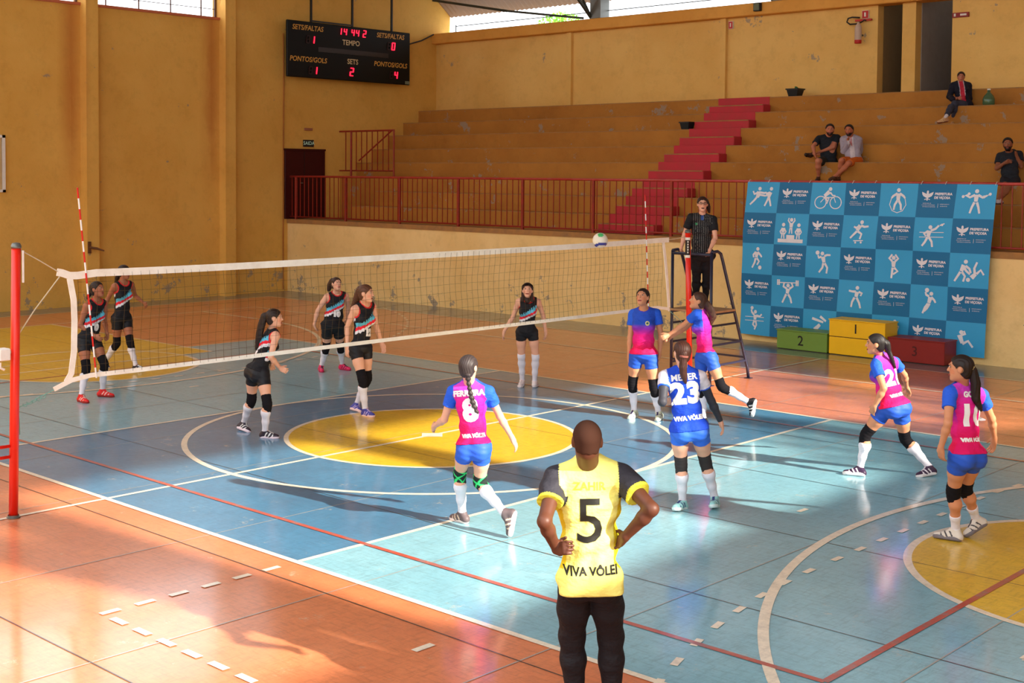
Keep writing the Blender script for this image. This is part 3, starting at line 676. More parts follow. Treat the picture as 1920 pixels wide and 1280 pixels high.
link('cloth', np.array(V), np.array(F), [M_b1, M_b2], bn, mi, None, True)
pm = MB()
def P2(cell, pts): return [(cell[1]+x, cell[0]+1-y) for x, y in pts]
def stroke(cell, pts, wd, taper=None):
    q = P2(cell, pts)
    sub = [q[0]]
    for a, b in zip(q[:-1], q[1:]):
        n = max(1, int(math.dist(a, b)/.12))
        for k in range(1, n+1): sub.append((a[0]+(b[0]-a[0])*k/n, a[1]+(b[1]-a[1])*k/n))
    V = []; N = len(sub)
    for i, c in enumerate(sub):
        a, b = sub[max(i-1, 0)], sub[min(i+1, N-1)]; dx, dy = (b[0]-a[0])*.70, (b[1]-a[1])*.606; L = math.hypot(dx, dy) or 1
        w_ = wd if taper is None else wd+(taper-wd)*i/(N-1)
        nx, ny = -dy/L*w_/2/.70, dx/L*w_/2/.606
        V += [bpos(c[0]+nx, c[1]+ny, .007), bpos(c[0]-nx, c[1]-ny, .007)]
    pm.add(V, [(2*i, 2*i+1, 2*i+3, 2*i+2) for i in range(N-1)])
def dot(cell, c, r, n=14):
    q = P2(cell, [c])[0]; pm.add([bpos(q[0]+r*math.cos(2*math.pi*k/n)/.70, q[1]+r*math.sin(2*math.pi*k/n)/.606, .0075) for k in range(n)], [tuple(range(n))])
def circ(cell, c, r, wd): stroke(cell, [(c[0]+r*math.cos(t*math.pi/9)/.70, c[1]+r*math.sin(t*math.pi/9)/.606) for t in range(19)], wd)
def btext(cell, s_, size, c, **kw):
    V_, F_ = text_mesh(s_, size, **kw); q = P2(cell, [c])[0]
    pm.add([bpos(q[0]+v[0]/.70, q[1]-v[1]/.606, .007) for v in V_], F_)
def man(cell, head, sh, hip, limbs, wd=.045):
    dot(cell, head, .036); stroke(cell, [sh, hip], .085, .06)
    for l in limbs: stroke(cell, l, wd, wd*.75)
def icon(r, c):
    k = (r, c); L = (r, c)
    if k == (0, 0):
        man(k, (.40, .78), (.38, .68), (.34, .52), [[(.38, .66), (.55, .64), (.62, .66)], [(.34, .52), (.26, .4), (.14, .26)], [(.36, .5), (.42, .58), (.6, .55)], [(.36, .66), (.24, .6), (.2, .7)]])
        man(k, (.76, .78), (.74, .67), (.70, .5), [[(.74, .66), (.6, .62)], [(.72, .62), (.6, .55)], [(.7, .5), (.66, .38), (.60, .22)], [(.71, .5), (.76, .36), (.80, .22)]])
    elif k == (0, 2):
        circ(k, (.30, .38), .115, .018); circ(k, (.74, .38), .115, .018); man(k, (.56, .80), (.54, .72), (.40, .58), [[(.56, .70), (.64, .60), (.72, .60)], [(.40, .56), (.54, .50), (.48, .34)], [(.42, .56), (.50, .42)]], .03)
        stroke(k, [(.30, .38), (.42, .54), (.68, .54), (.74, .38)], .015)
    elif k == (0, 4):
        man(k, (.50, .80), (.50, .70), (.50, .48), [[(.47, .70), (.36, .62), (.32, .56)], [(.53, .70), (.64, .62), (.68, .56)], [(.48, .48), (.42, .36), (.40, .20)], [(.52, .48), (.58, .36), (.60, .20)]])
        stroke(k, [(.32, .56), (.28, .36), (.36, .18), (.5, .12), (.64, .18), (.72, .36), (.68, .56)], .014)
    elif k == (0, 6):
        man(k, (.52, .80), (.52, .70), (.52, .50), [[(.48, .69), (.36, .62), (.26, .68)], [(.56, .69), (.68, .62), (.78, .68)], [(.49, .48), (.44, .34), (.40, .16)], [(.55, .48), (.60, .34), (.64, .16)]])
        for x in (.26, .78): stroke(k, [(x-.07, .64), (x+.07, .72)], .016); dot(k, (x-.07, .64), .026); dot(k, (x+.07, .72), .026)
    elif k == (1, 1):
        for x, y in ((.5, .0), (.27, -.16), (.73, -.16)):
            arms = [[(x-.03, .68+y), (x-.10, .78+y), (x-.08, .86+y)], [(x+.03, .68+y), (x+.10, .78+y), (x+.08, .86+y)]] if x == .5 else [[(x-.03, .68+y), (x-.09, .58+y), (x-.05, .5+y)], [(x+.03, .68+y), (x+.09, .58+y), (x+.05, .5+y)]]
            man(k, (x, .80+y), (x, .70+y), (x, .56+y), arms+[[(x-.02, .55+y), (x-.04, .36+y)], [(x+.02, .55+y), (x+.04, .36+y)]], .03)
        stroke(k, [(.12, .13), (.88, .13)], .07); stroke(k, [(.38, .24), (.62, .24)], .09)
    elif k == (1, 3):
        man(k, (.56, .80), (.52, .70), (.44, .54), [[(.54, .70), (.64, .66), (.76, .68)], [(.50, .68), (.40, .62), (.34, .66)], [(.44, .52), (.34, .40), (.26, .30)], [(.46, .52), (.58, .44), (.54, .28)]])
        stroke(k, [(.36, .22), (.64, .24)], .018); dot(k, (.42, .17), .02); dot(k, (.58, .18), .02)
    elif k == (1, 5):
        man(k, (.44, .72), (.42, .62), (.40, .44), [[(.46, .62), (.58, .68), (.66, .78)], [(.38, .6), (.28, .52), (.34, .46)], [(.38, .42), (.32, .28), (.24, .16)], [(.42, .42), (.50, .30), (.52, .14)]])
        stroke(k, [(.16, .56), (.80, .58)], .012); stroke(k, [(.16, .42), (.80, .44)], .012); dot(k, (.74, .80), .022); stroke(k, [(.68, .78), (.80, .84)], .02)
    elif k == (2, 0):
        man(k, (.50, .82), (.48, .72), (.46, .54), [[(.50, .72), (.60, .62), (.64, .56)], [(.44, .72), (.36, .62), (.38, .54)], [(.44, .52), (.42, .38), (.34, .20)], [(.48, .52), (.56, .42), (.50, .30)]]); dot(k, (.60, .22), .04)
    elif k == (2, 2):
        man(k, (.48, .78), (.50, .68), (.54, .50), [[(.54, .70), (.62, .74), (.72, .74)], [(.46, .68), (.38, .64), (.36, .72)], [(.52, .48), (.50, .34), (.40, .18)], [(.56, .48), (.64, .34), (.62, .16)]]); dot(k, (.34, .80), .04)
    elif k == (2, 4):
        man(k, (.50, .76), (.50, .66), (.50, .48), [[(.46, .66), (.38, .74), (.46, .86)], [(.54, .66), (.62, .74), (.54, .86)], [(.48, .46), (.46, .14)], [(.52, .46), (.62, .36), (.50, .26)]])
    elif k == (2, 6):
        man(k, (.42, .76), (.38, .66), (.32, .48), [[(.42, .64), (.52, .56), (.56, .44)], [(.38, .60), (.44, .5), (.54, .40)], [(.30, .46), (.24, .34), (.16, .18)], [(.34, .46), (.42, .34), (.38, .18)]])
        man(k, (.50, .24), (.58, .30), (.68, .42), [[(.66, .42), (.64, .58), (.70, .76)], [(.70, .42), (.80, .54), (.88, .40)]])
    elif k == (3, 1):
        stroke(k, [(.18, .78), (.82, .80)], .018)
        for x in (.20, .25, .76, .81): stroke(k, [(x, .70), (x, .88)], .028)
        man(k, (.52, .70), (.52, .60), (.50, .44), [[(.48, .60), (.38, .66), (.40, .78)], [(.56, .60), (.66, .68), (.62, .79)], [(.47, .42), (.42, .30), (.36, .14)], [(.53, .42), (.60, .30), (.64, .14)]])
    elif k == (3, 3):
        man(k, (.56, .78), (.56, .66), (.54, .50), [[(.52, .66), (.42, .66), (.32, .68)], [(.60, .66), (.70, .62), (.66, .54)], [(.50, .48), (.44, .34), (.42, .18)], [(.56, .48), (.64, .32), (.68, .16)]])
    elif k == (3, 5):
        man(k, (.58, .76), (.56, .66), (.52, .48), [[(.58, .66), (.66, .58), (.70, .5)], [(.52, .68), (.44, .72), (.42, .80)], [(.50, .46), (.42, .34), (.36, .16)], [(.54, .46), (.48, .32), (.40, .22)]]); dot(k, (.46, .86), .04)
    elif k == (4, 0):
        man(k, (.50, .76), (.50, .66), (.50, .50), [[(.46, .66), (.38, .74), (.36, .82)], [(.54, .64), (.66, .62), (.72, .70)], [(.48, .48), (.44, .34), (.52, .26)], [(.52, .48), (.56, .34), (.50, .18)]]); dot(k, (.38, .88), .035)
        stroke(k, [(.16, .58), (.80, .60)], .012); stroke(k, [(.16, .46), (.80, .48)], .012)
    elif k == (4, 2):
        stroke(k, [(.28, .72), (.62, .62)], .05, .04); stroke(k, [(.52, .80), (.70, .66)], .05, .04); stroke(k, [(.36, .36), (.52, .54)], .08, .06); dot(k, (.5, .30), .036)
    elif k == (4, 4):
        dot(k, (.62, .84), .03); stroke(k, [(.58, .70), (.74, .70)], .02); stroke(k, [(.59, .68), (.62, .54), (.70, .54), (.73, .68)], .014); stroke(k, [(.30, .56), (.42, .66), (.52, .62)], .04)
    elif k == (4, 6):
        man(k, (.40, .70), (.36, .62), (.44, .38), [[(.40, .62), (.50, .66), (.46, .74)], [(.44, .36), (.58, .46), (.70, .28)]], .05)
def logo(r, c):
    k = (r, c)
    for s in (-1, 1):
        for i in range(4): stroke(k, [(.265+s*.02, .60+i*.025), (.265+s*(.10+.015*i), .64+i*.035), (.265+s*(.14-.0*i), .70+i*.02)], .022, .008)
    stroke(k, [(.265, .76), (.265, .50)], .04, .02); dot(k, (.265, .77), .018); stroke(k, [(.19, .53), (.265, .56), (.34, .53)], .014)
    btext(k, 'PREFEITURA', .058, (.68, .70), bold=.0028); btext(k, 'DE VIÇOSA', .058, (.655, .59), bold=.0028)
    btext(k, 'SECRETARIA DE', .022, (.27, .42)); btext(k, 'CULTURA, PATRIMÔNIO', .022, (.31, .37)); btext(k, 'HISTÓRICO E ESPORTES', .022, (.33, .32))
    stroke(k, [(.565, .42), (.565, .30)], .005); btext(k, 'DEPARTAMENTO', .022, (.74, .40)); btext(k, 'DE ESPORTES', .022, (.72, .34))
for r in range(5):
    for c in range(7):
        (logo if (r+c) % 2 else icon)(r, c)
pm.build('print', M_bw, bn)
for i in range(12):
    x = -2.40+i*4.88/11; tie = MB(); tie.tube([(x, 11.0, 3.11), (x, 11.06, 3.165), (x, 11.14, 3.15), (x, 11.13, 3.10)], .005, 5); tie.build('cable_tie', M_sticker, bn)
# ================================================================ PEOPLE
PEOPLE = json.loads('''{"red":{"H":1.7,"J":{"head":[-5.367,-1.476,1.546],"neck":[-5.429,-1.462,1.363],"pel":[-5.452,-1.569,0.814],"sh_R":[-5.401,-1.628,1.316],"el_R":[-5.46,-1.693,1.041],"wr_R":[-5.333,-1.546,0.889],"ha_R":[-5.199,-1.477,0.812],"hip_R":[-5.444,-1.657,0.811],"kn_R":[-5.273,-1.712,0.444],"an_R":[-5.137,-1.862,0.099],"toe_R":[-4.959,-1.869,0.018],"heel_R":[-5.199,-1.877,0.022],"sh_L":[-5.474,-1.298,1.322],"el_L":[-5.543,-1.258,1.045],"wr_L":[-5.354,-1.329,0.903],"ha_L":[-5.465,-1.26,0.793],"hip_L":[-5.459,-1.482,0.813],"kn_L":[-5.218,-1.458,0.487],"an_L":[-5.318,-1.427,0.1],"toe_L":[-5.163,-1.342,0.017],"heel_L":[-5.361,-1.481,0.027]},"f":[0.918,0.397,-0.0],"t":10,"pony":[[-5.45,-1.511,1.532,0.034],[-5.528,-1.513,1.459,0.03],[-5.595,-1.503,1.395,0.012]]},"behind":{"H":1.7,"J":{"head":[-7.524,0.265,1.585],"neck":[-7.554,0.26,1.391],"pel":[-7.529,0.221,0.82],"sh_R":[-7.541,0.092,1.357],"el_R":[-7.709,0.063,1.129],"wr_R":[-7.623,-0.065,0.937],"ha_R":[-7.726,-0.017,0.81],"hip_R":[-7.531,0.135,0.824],"kn_R":[-7.572,0.154,0.412],"an_R":[-7.814,0.076,0.099],"toe_R":[-7.642,0.036,0.024],"heel_R":[-7.884,0.073,0.03],"sh_L":[-7.573,0.431,1.37],"el_L":[-7.703,0.58,1.159],"wr_L":[-7.489,0.623,1.045],"ha_L":[-7.333,0.603,0.98],"hip_L":[-7.527,0.308,0.809],"kn_L":[-7.335,0.256,0.441],"an_L":[-7.167,0.253,0.087],"toe_L":[-7.002,0.328,0.022],"heel_L":[-7.238,0.257,0.024]},"f":[0.88,0.475,-0.0],"t":0,"pony":[[-7.608,0.218,1.555,0.035],[-7.667,0.221,1.474,0.035],[-7.727,0.224,1.393,0.015]]},"pony":{"H":1.62,"J":{"head":[-1.29,-1.444,1.463],"neck":[-1.378,-1.403,1.304],"pel":[-1.451,-1.571,0.795],"sh_R":[-1.228,-1.466,1.249],"el_R":[-1.175,-1.587,1.008],"wr_R":[-1.205,-1.414,0.852],"ha_R":[-1.047,-1.447,0.837],"hip_R":[-1.355,-1.573,0.795],"kn_R":[-1.209,-1.612,0.437],"an_R":[-1.311,-1.568,0.084],"toe_R":[-1.161,-1.48,0.022],"heel_R":[-1.364,-1.601,0.022],"sh_L":[-1.523,-1.322,1.261],"el_L":[-1.569,-1.318,0.989],"wr_L":[-1.379,-1.41,0.887],"ha_L":[-1.492,-1.327,0.805],"hip_L":[-1.548,-1.569,0.791],"kn_L":[-1.66,-1.514,0.415],"an_L":[-1.877,-1.469,0.1],"toe_L":[-1.716,-1.5,0.016],"heel_L":[-1.949,-1.508,0.042]},"f":[0.596,0.803,0.0],"t":0,"pony":[[-1.325,-1.499,1.513,0.03],[-1.377,-1.53,1.483,0.042],[-1.413,-1.547,1.367,0.045],[-1.444,-1.559,1.236,0.042],[-1.481,-1.575,1.076,0.016]]},"ten":{"H":1.6,"J":{"head":[-4.623,2.353,1.454],"neck":[-4.683,2.397,1.289],"pel":[-4.687,2.333,0.763],"sh_R":[-4.736,2.246,1.251],"el_R":[-4.831,2.133,1.02],"wr_R":[-4.887,2.114,0.797],"ha_R":[-4.931,2.2,0.669],"hip_R":[-4.726,2.253,0.765],"kn_R":[-4.85,2.336,0.415],"an_R":[-5.031,2.383,0.089],"toe_R":[-4.894,2.286,0.02],"heel_R":[-5.094,2.401,0.026],"sh_L":[-4.609,2.544,1.258],"el_L":[-4.702,2.67,1.037],"wr_L":[-4.82,2.727,0.845],"ha_L":[-4.719,2.62,0.784],"hip_L":[-4.648,2.412,0.757],"kn_L":[-4.754,2.55,0.415],"an_L":[-4.89,2.706,0.096],"toe_L":[-4.727,2.743,0.024],"heel_L":[-4.953,2.7,0.029]},"f":[0.98,-0.201,-0.0],"t":12,"pony":[[-4.726,2.357,1.497,0.05],[-4.801,2.369,1.423,0.045],[-4.861,2.394,1.339,0.03]]},"twelve":{"H":1.74,"J":{"head":[-1.641,0.35,1.629],"neck":[-1.734,0.407,1.465],"pel":[-1.729,0.338,0.887],"sh_R":[-1.741,0.236,1.415],"el_R":[-1.868,0.219,1.161],"wr_R":[-1.814,0.179,0.917],"ha_R":[-1.804,0.151,0.735],"hip_R":[-1.732,0.248,0.886],"kn_R":[-1.572,0.232,0.496],"an_R":[-1.554,0.269,0.093],"toe_R":[-1.367,0.252,0.03],"heel_R":[-1.611,0.276,0.013],"sh_L":[-1.759,0.58,1.436],"el_L":[-1.757,0.645,1.143],"wr_L":[-1.774,0.757,0.921],"ha_L":[-1.719,0.781,0.751],"hip_L":[-1.725,0.427,0.883],"kn_L":[-1.726,0.458,0.46],"an_L":[-1.916,0.438,0.094],"toe_L":[-1.746,0.365,0.027],"heel_L":[-1.991,0.402,0.028]},"f":[0.88,0.475,-0.0],"t":0,"pony":[[-1.713,0.313,1.681,0.05],[-1.787,0.325,1.585,0.045],[-1.85,0.348,1.489,0.045],[-1.931,0.353,1.409,0.02]]},"centre":{"H":1.64,"J":{"head":[-1.406,3.349,1.504],"neck":[-1.47,3.446,1.361],"pel":[-1.56,3.517,0.853],"sh_R":[-1.622,3.395,1.32],"el_R":[-1.744,3.403,1.07],"wr_R":[-1.821,3.296,0.863],"ha_R":[-1.88,3.305,0.711],"hip_R":[-1.624,3.458,0.852],"kn_R":[-1.664,3.515,0.473],"an_R":[-1.718,3.599,0.092],"toe_R":[-1.633,3.449,0.026],"heel_R":[-1.754,3.654,0.026],"sh_L":[-1.408,3.596,1.319],"el_L":[-1.431,3.747,1.086],"wr_L":[-1.382,3.746,0.849],"ha_L":[-1.447,3.823,0.719],"hip_L":[-1.496,3.577,0.854],"kn_L":[-1.478,3.63,0.473],"an_L":[-1.527,3.668,0.092],"toe_L":[-1.609,3.806,0.009],"heel_L":[-1.484,3.608,0.034]},"f":[0.648,-0.762,0.0],"t":14},"facing":{"H":1.73,"J":{"head":[1.27,2.602,1.639],"neck":[1.241,2.668,1.456],"pel":[1.275,2.631,0.874],"sh_R":[1.081,2.649,1.401],"el_R":[1.074,2.604,1.096],"wr_R":[1.085,2.57,0.849],"ha_R":[1.024,2.637,0.701],"hip_R":[1.201,2.577,0.875],"kn_R":[1.099,2.633,0.48],"an_R":[1.036,2.76,0.096],"toe_R":[1.087,2.587,0.017],"heel_R":[1.025,2.83,0.027],"sh_L":[1.344,2.813,1.416],"el_L":[1.399,2.847,1.127],"wr_L":[1.383,2.836,0.879],"ha_L":[1.379,2.802,0.704],"hip_L":[1.349,2.684,0.868],"kn_L":[1.401,2.701,0.445],"an_L":[1.332,2.901,0.095],"toe_L":[1.425,2.746,0.024],"heel_L":[1.323,2.974,0.029]},"f":[0.265,-0.964,0.0],"t":18},"passer":{"H":1.66,"J":{"head":[2.052,2.727,1.639],"neck":[2.031,2.843,1.49],"pel":[2.104,2.843,0.907],"sh_R":[1.937,2.988,1.458],"el_R":[1.77,2.864,1.257],"wr_R":[1.615,2.725,1.123],"ha_R":[1.6,2.563,1.094],"hip_R":[2.021,2.87,0.885],"kn_R":[1.992,2.911,0.484],"an_R":[1.998,2.966,0.091],"toe_R":[1.842,3.039,0.025],"heel_R":[2.068,2.946,0.034],"sh_L":[2.066,2.672,1.476],"el_L":[1.841,2.72,1.313],"wr_L":[1.659,2.646,1.174],"ha_L":[1.637,2.486,1.132],"hip_L":[2.188,2.814,0.92],"kn_L":[2.336,2.872,0.549],"an_L":[2.582,3.108,0.362],"toe_L":[2.61,3.15,0.178],"heel_L":[2.668,3.117,0.404]},"f":[-0.815,-0.579,0.0],"t":14,"pony":[[2.101,2.756,1.672,0.04],[2.133,2.808,1.595,0.045],[2.16,2.855,1.524,0.05],[2.173,2.889,1.439,0.045],[2.145,2.884,1.333,0.016]]},"n23":{"H":1.66,"J":{"head":[4.345,-0.92,1.547],"neck":[4.317,-0.875,1.372],"pel":[4.415,-0.886,0.822],"sh_R":[4.459,-0.771,1.315],"el_R":[4.496,-0.638,1.071],"wr_R":[4.529,-0.522,0.861],"ha_R":[4.544,-0.463,0.707],"hip_R":[4.485,-0.82,0.818],"kn_R":[4.44,-0.633,0.46],"an_R":[4.446,-0.478,0.094],"toe_R":[4.525,-0.639,0.06],"heel_R":[4.446,-0.435,0.007],"sh_L":[4.202,-0.996,1.312],"el_L":[4.295,-1.155,1.097],"wr_L":[4.15,-0.968,1.055],"ha_L":[4.311,-0.945,1.086],"hip_L":[4.346,-0.951,0.821],"kn_L":[4.298,-0.84,0.446],"an_L":[4.267,-0.763,0.076],"toe_L":[4.294,-0.94,0.044],"heel_L":[4.268,-0.711,0.005]},"f":[-0.852,0.524,0.0],"t":0,"pony":[[4.411,-0.977,1.556,0.035],[4.404,-0.98,1.496,0.032],[4.402,-0.98,1.417,0.036],[4.405,-0.973,1.338,0.03],[4.419,-0.957,1.266,0.008]]},"n8":{"H":1.66,"J":{"head":[3.414,-2.887,1.508],"neck":[3.364,-2.819,1.345],"pel":[3.45,-2.846,0.789],"sh_R":[3.51,-2.729,1.282],"el_R":[3.516,-2.582,1.047],"wr_R":[3.558,-2.459,0.837],"ha_R":[3.588,-2.387,0.691],"hip_R":[3.519,-2.812,0.792],"kn_R":[3.382,-2.699,0.437],"an_R":[3.711,-2.732,0.227],"toe_R":[3.775,-2.726,0.028],"heel_R":[3.797,-2.686,0.25],"sh_L":[3.228,-2.896,1.269],"el_L":[3.133,-2.913,1.004],"wr_L":[2.928,-2.833,0.907],"ha_L":[2.797,-2.755,0.841],"hip_L":[3.381,-2.88,0.78],"kn_L":[3.158,-2.732,0.482],"an_L":[3.107,-2.642,0.1],"toe_L":[2.943,-2.622,0.018],"heel_L":[3.18,-2.645,0.031]},"f":[-0.315,0.949,0.0],"t":0,"pony":[[3.468,-2.948,1.457,0.03],[3.461,-2.941,1.408,0.016],[3.468,-2.922,1.306,0.018],[3.481,-2.896,1.197,0.022],[3.507,-2.858,1.099,0.012]]},"n21":{"H":1.62,"J":{"head":[4.965,1.791,1.446],"neck":[4.966,1.896,1.295],"pel":[5.123,1.905,0.769],"sh_R":[5.06,2.048,1.236],"el_R":[5.069,2.269,1.073],"wr_R":[5.018,2.435,0.915],"ha_R":[5.01,2.554,0.805],"hip_R":[5.157,1.997,0.758],"kn_R":[5.152,2.148,0.394],"an_R":[5.354,2.307,0.101],"toe_R":[5.291,2.155,0.014],"heel_R":[5.411,2.358,0.04],"sh_L":[5.002,1.733,1.23],"el_L":[5.138,1.651,1.005],"wr_L":[5.036,1.644,0.794],"ha_L":[4.954,1.71,0.671],"hip_L":[5.09,1.812,0.774],"kn_L":[4.877,1.779,0.455],"an_L":[4.82,1.778,0.084],"toe_L":[4.672,1.687,0.023],"heel_L":[4.891,1.763,0.027]},"f":[-0.903,-0.429,0.0],"t":0,"pony":[[5.032,1.816,1.475,0.04],[5.06,1.844,1.45,0.042],[5.08,1.863,1.372,0.024],[5.104,1.888,1.294,0.022],[5.131,1.915,1.196,0.012]]},"n10":{"H":1.7,"J":{"head":[6.776,-0.241,1.59],"neck":[6.758,-0.138,1.429],"pel":[6.822,-0.193,0.836],"sh_R":[6.86,0.006,1.338],"el_R":[6.883,0.184,1.111],"wr_R":[6.857,0.322,0.909],"ha_R":[6.812,0.389,0.76],"hip_R":[6.851,-0.108,0.83],"kn_R":[6.712,0.059,0.484],"an_R":[6.716,0.3,0.166],"toe_R":[6.674,0.171,0.03],"heel_R":[6.782,0.364,0.131],"sh_L":[6.721,-0.321,1.376],"el_L":[6.782,-0.484,1.146],"wr_L":[6.704,-0.443,0.916],"ha_L":[6.689,-0.379,0.759],"hip_L":[6.795,-0.279,0.832],"kn_L":[6.682,-0.111,0.473],"an_L":[6.642,0.043,0.1],"toe_L":[6.471,-0.011,0.024],"heel_L":[6.709,0.019,0.03]},"f":[-0.973,-0.231,0.0],"t":0,"pony":[[6.843,-0.239,1.623,0.03],[6.869,-0.208,1.576,0.036],[6.886,-0.184,1.468,0.042],[6.888,-0.175,1.334,0.036],[6.921,-0.136,1.232,0.014]]},"coach":{"H":1.8,"J":{"head":[6.852,-5.464,1.722],"neck":[6.79,-5.377,1.558],"pel":[6.827,-5.396,0.915],"sh_R":[6.946,-5.255,1.499],"el_R":[7.212,-5.329,1.371],"wr_R":[7.039,-5.346,1.182],"ha_R":[6.92,-5.285,1.097],"hip_R":[6.889,-5.343,0.911],"kn_R":[6.82,-5.183,0.513],"an_R":[6.808,-5.145,0.088],"toe_R":[6.713,-4.982,0.025],"heel_R":[6.853,-5.212,0.031],"sh_L":[6.662,-5.514,1.476],"el_L":[6.772,-5.739,1.295],"wr_L":[6.735,-5.586,1.097],"ha_L":[6.879,-5.649,1.153],"hip_L":[6.768,-5.452,0.908],"kn_L":[6.649,-5.335,0.509],"an_L":[6.644,-5.29,0.087],"toe_L":[6.508,-5.16,0.025],"heel_L":[6.705,-5.344,0.03]},"f":[-0.661,0.75,0.0],"t":0},"ref":{"H":1.72,"J":{"head":[-0.064,5.941,2.791],"neck":[-0.078,5.957,2.59],"pel":[-0.081,5.968,1.976],"sh_R":[-0.19,5.815,2.583],"el_R":[-0.319,5.834,2.315],"wr_R":[-0.306,5.731,2.095],"ha_R":[-0.397,5.84,1.997],"hip_R":[-0.143,5.919,1.969],"kn_R":[-0.245,6.074,1.612],"an_R":[-0.363,6.234,1.245],"toe_R":[-0.311,6.064,1.176],"heel_R":[-0.38,6.307,1.182],"sh_L":[0.088,6.015,2.555],"el_L":[0.178,5.944,2.272],"wr_L":[0.198,5.764,2.088],"ha_L":[0.11,5.865,1.98],"hip_L":[-0.019,6.017,1.971],"kn_L":[-0.121,6.171,1.613],"an_L":[-0.24,6.328,1.245],"toe_L":[-0.103,6.214,1.176],"heel_L":[-0.297,6.375,1.182]},"f":[0.621,-0.784,0.0],"t":0,"pony":[[-0.073,6.055,2.843,0.035],[-0.069,6.101,2.76,0.035],[-0.071,6.141,2.663,0.02]]},"blacktee":{"H":1.78,"J":{"head":[-2.198,13.816,4.218],"neck":[-2.29,13.916,4.074],"pel":[-2.201,13.789,3.532],"sh_R":[-2.448,13.803,4.032],"el_R":[-2.441,13.556,3.858],"wr_R":[-2.314,13.387,3.71],"ha_R":[-2.322,13.511,3.581],"hip_R":[-2.268,13.735,3.543],"kn_R":[-2.184,13.316,3.556],"an_R":[-2.291,13.545,3.225],"toe_R":[-2.236,13.369,3.161],"heel_R":[-2.316,13.623,3.172],"sh_L":[-2.146,14.039,4.059],"el_L":[-2.122,13.835,3.852],"wr_L":[-2.292,13.632,3.76],"ha_L":[-2.387,13.506,3.68],"hip_L":[-2.133,13.843,3.518],"kn_L":[-2.308,14.118,3.756],"an_L":[-2.761,14.128,3.711],"toe_L":[-2.839,13.939,3.702],"heel_L":[-2.834,14.189,3.668]},"f":[0.475,-0.88,0.0],"t":0},"cardigan":{"H":1.76,"J":{"head":[-1.757,13.807,4.196],"neck":[-1.783,13.952,4.067],"pel":[-1.628,13.797,3.554],"sh_R":[-1.947,13.916,4.009],"el_R":[-1.853,13.778,3.764],"wr_R":[-1.703,13.682,3.934],"ha_R":[-1.79,13.77,4.048],"hip_R":[-1.708,13.778,3.546],"kn_R":[-1.673,13.358,3.565],"an_R":[-1.823,13.539,3.225],"toe_R":[-1.878,13.364,3.165],"heel_R":[-1.788,13.611,3.17],"sh_L":[-1.622,14.001,4.004],"el_L":[-1.671,14.165,3.758],"wr_L":[-1.752,13.942,3.664],"ha_L":[-1.773,13.769,3.642],"hip_L":[-1.547,13.816,3.559],"kn_L":[-1.541,13.398,3.505],"an_L":[-1.709,13.154,3.23],"toe_L":[-1.724,12.968,3.176],"heel_L":[-1.72,13.233,3.172]},"f":[0.231,-0.973,0.0],"t":0},"jacket":{"H":1.62,"J":{"head":[-0.286,15.873,5.361],"neck":[-0.251,15.771,5.22],"pel":[-0.125,15.656,4.735],"sh_R":[-0.376,15.675,5.17],"el_R":[-0.379,15.534,4.933],"wr_R":[-0.233,15.362,4.866],"ha_R":[-0.195,15.511,4.888],"hip_R":[-0.192,15.619,4.728],"kn_R":[-0.211,15.233,4.693],"an_R":[-0.184,14.927,4.467],"toe_R":[-0.319,14.847,4.37],"heel_R":[-0.154,14.991,4.41],"sh_L":[-0.099,15.822,5.168],"el_L":[-0.078,15.817,4.89],"wr_L":[-0.117,15.585,4.88],"ha_L":[-0.159,15.433,4.888],"hip_L":[-0.057,15.693,4.739],"kn_L":[-0.174,15.326,4.772],"an_L":[-0.236,15.437,4.404],"toe_L":[-0.206,15.274,4.341],"heel_L":[-0.255,15.511,4.355]},"f":[0.429,-0.903,0.0],"t":0},"righttee":{"H":1.76,"J":{"head":[1.771,13.265,3.862],"neck":[1.763,13.373,3.697],"pel":[1.868,13.18,3.183],"sh_R":[1.591,13.362,3.64],"el_R":[1.612,13.177,3.408],"wr_R":[1.805,13.058,3.51],"ha_R":[1.897,13.191,3.558],"hip_R":[1.797,13.143,3.182],"kn_R":[1.938,12.759,3.077],"an_R":[1.952,12.436,2.829],"toe_R":[1.868,12.592,2.756],"heel_R":[1.99,12.363,2.783],"sh_L":[1.89,13.521,3.681],"el_L":[1.978,13.388,3.451],"wr_L":[1.946,13.242,3.659],"ha_L":[1.93,13.189,3.818],"hip_L":[1.939,13.217,3.183],"kn_L":[1.974,12.814,3.06],"an_L":[1.96,12.477,2.832],"toe_L":[1.904,12.647,2.758],"heel_L":[2.02,12.418,2.786]},"f":[0.315,-0.949,0.0],"t":0}}''')
def nrm(v): return v/max(np.linalg.norm(v), 1e-9)
def smin(a, b, k):
    h = np.maximum(k-np.abs(a-b), 0)/k
    return np.minimum(a, b)-h*h*k*.25
class Prim:
    """cone: a, b, ra, rb   ell: centre, axes (3x3 rows), radii"""
    def __init__(s, kind, *a): s.kind = kind; s.a = a
    def bounds(s):
        if s.kind == 'c':
            a, b, ra, rb = s.a; r = max(ra, rb); return np.minimum(a, b)-r, np.maximum(a, b)+r
        c, ax, r = s.a; m = max(r); e = np.sqrt(((ax*np.array(r)[:, None])**2).sum(0)); return c-e, c+e
    def sdf(s, P):
        if s.kind == 'c':
            a, b, ra, rb = s.a; ab = b-a; L = ab@ab
            t = np.clip(((P-a)@ab)/max(L, 1e-12), 0, 1)
            return np.linalg.norm(P-a-t[..., None]*ab, axis=-1)-(ra+(rb-ra)*t)
        c, ax, r = s.a; q = (P-c)@ax.T; r = np.array(r)
        k0 = np.linalg.norm(q/r, axis=-1); k1 = np.linalg.norm(q/(r*r), axis=-1)
        return k0*(k0-1)/np.maximum(k1, 1e-9)
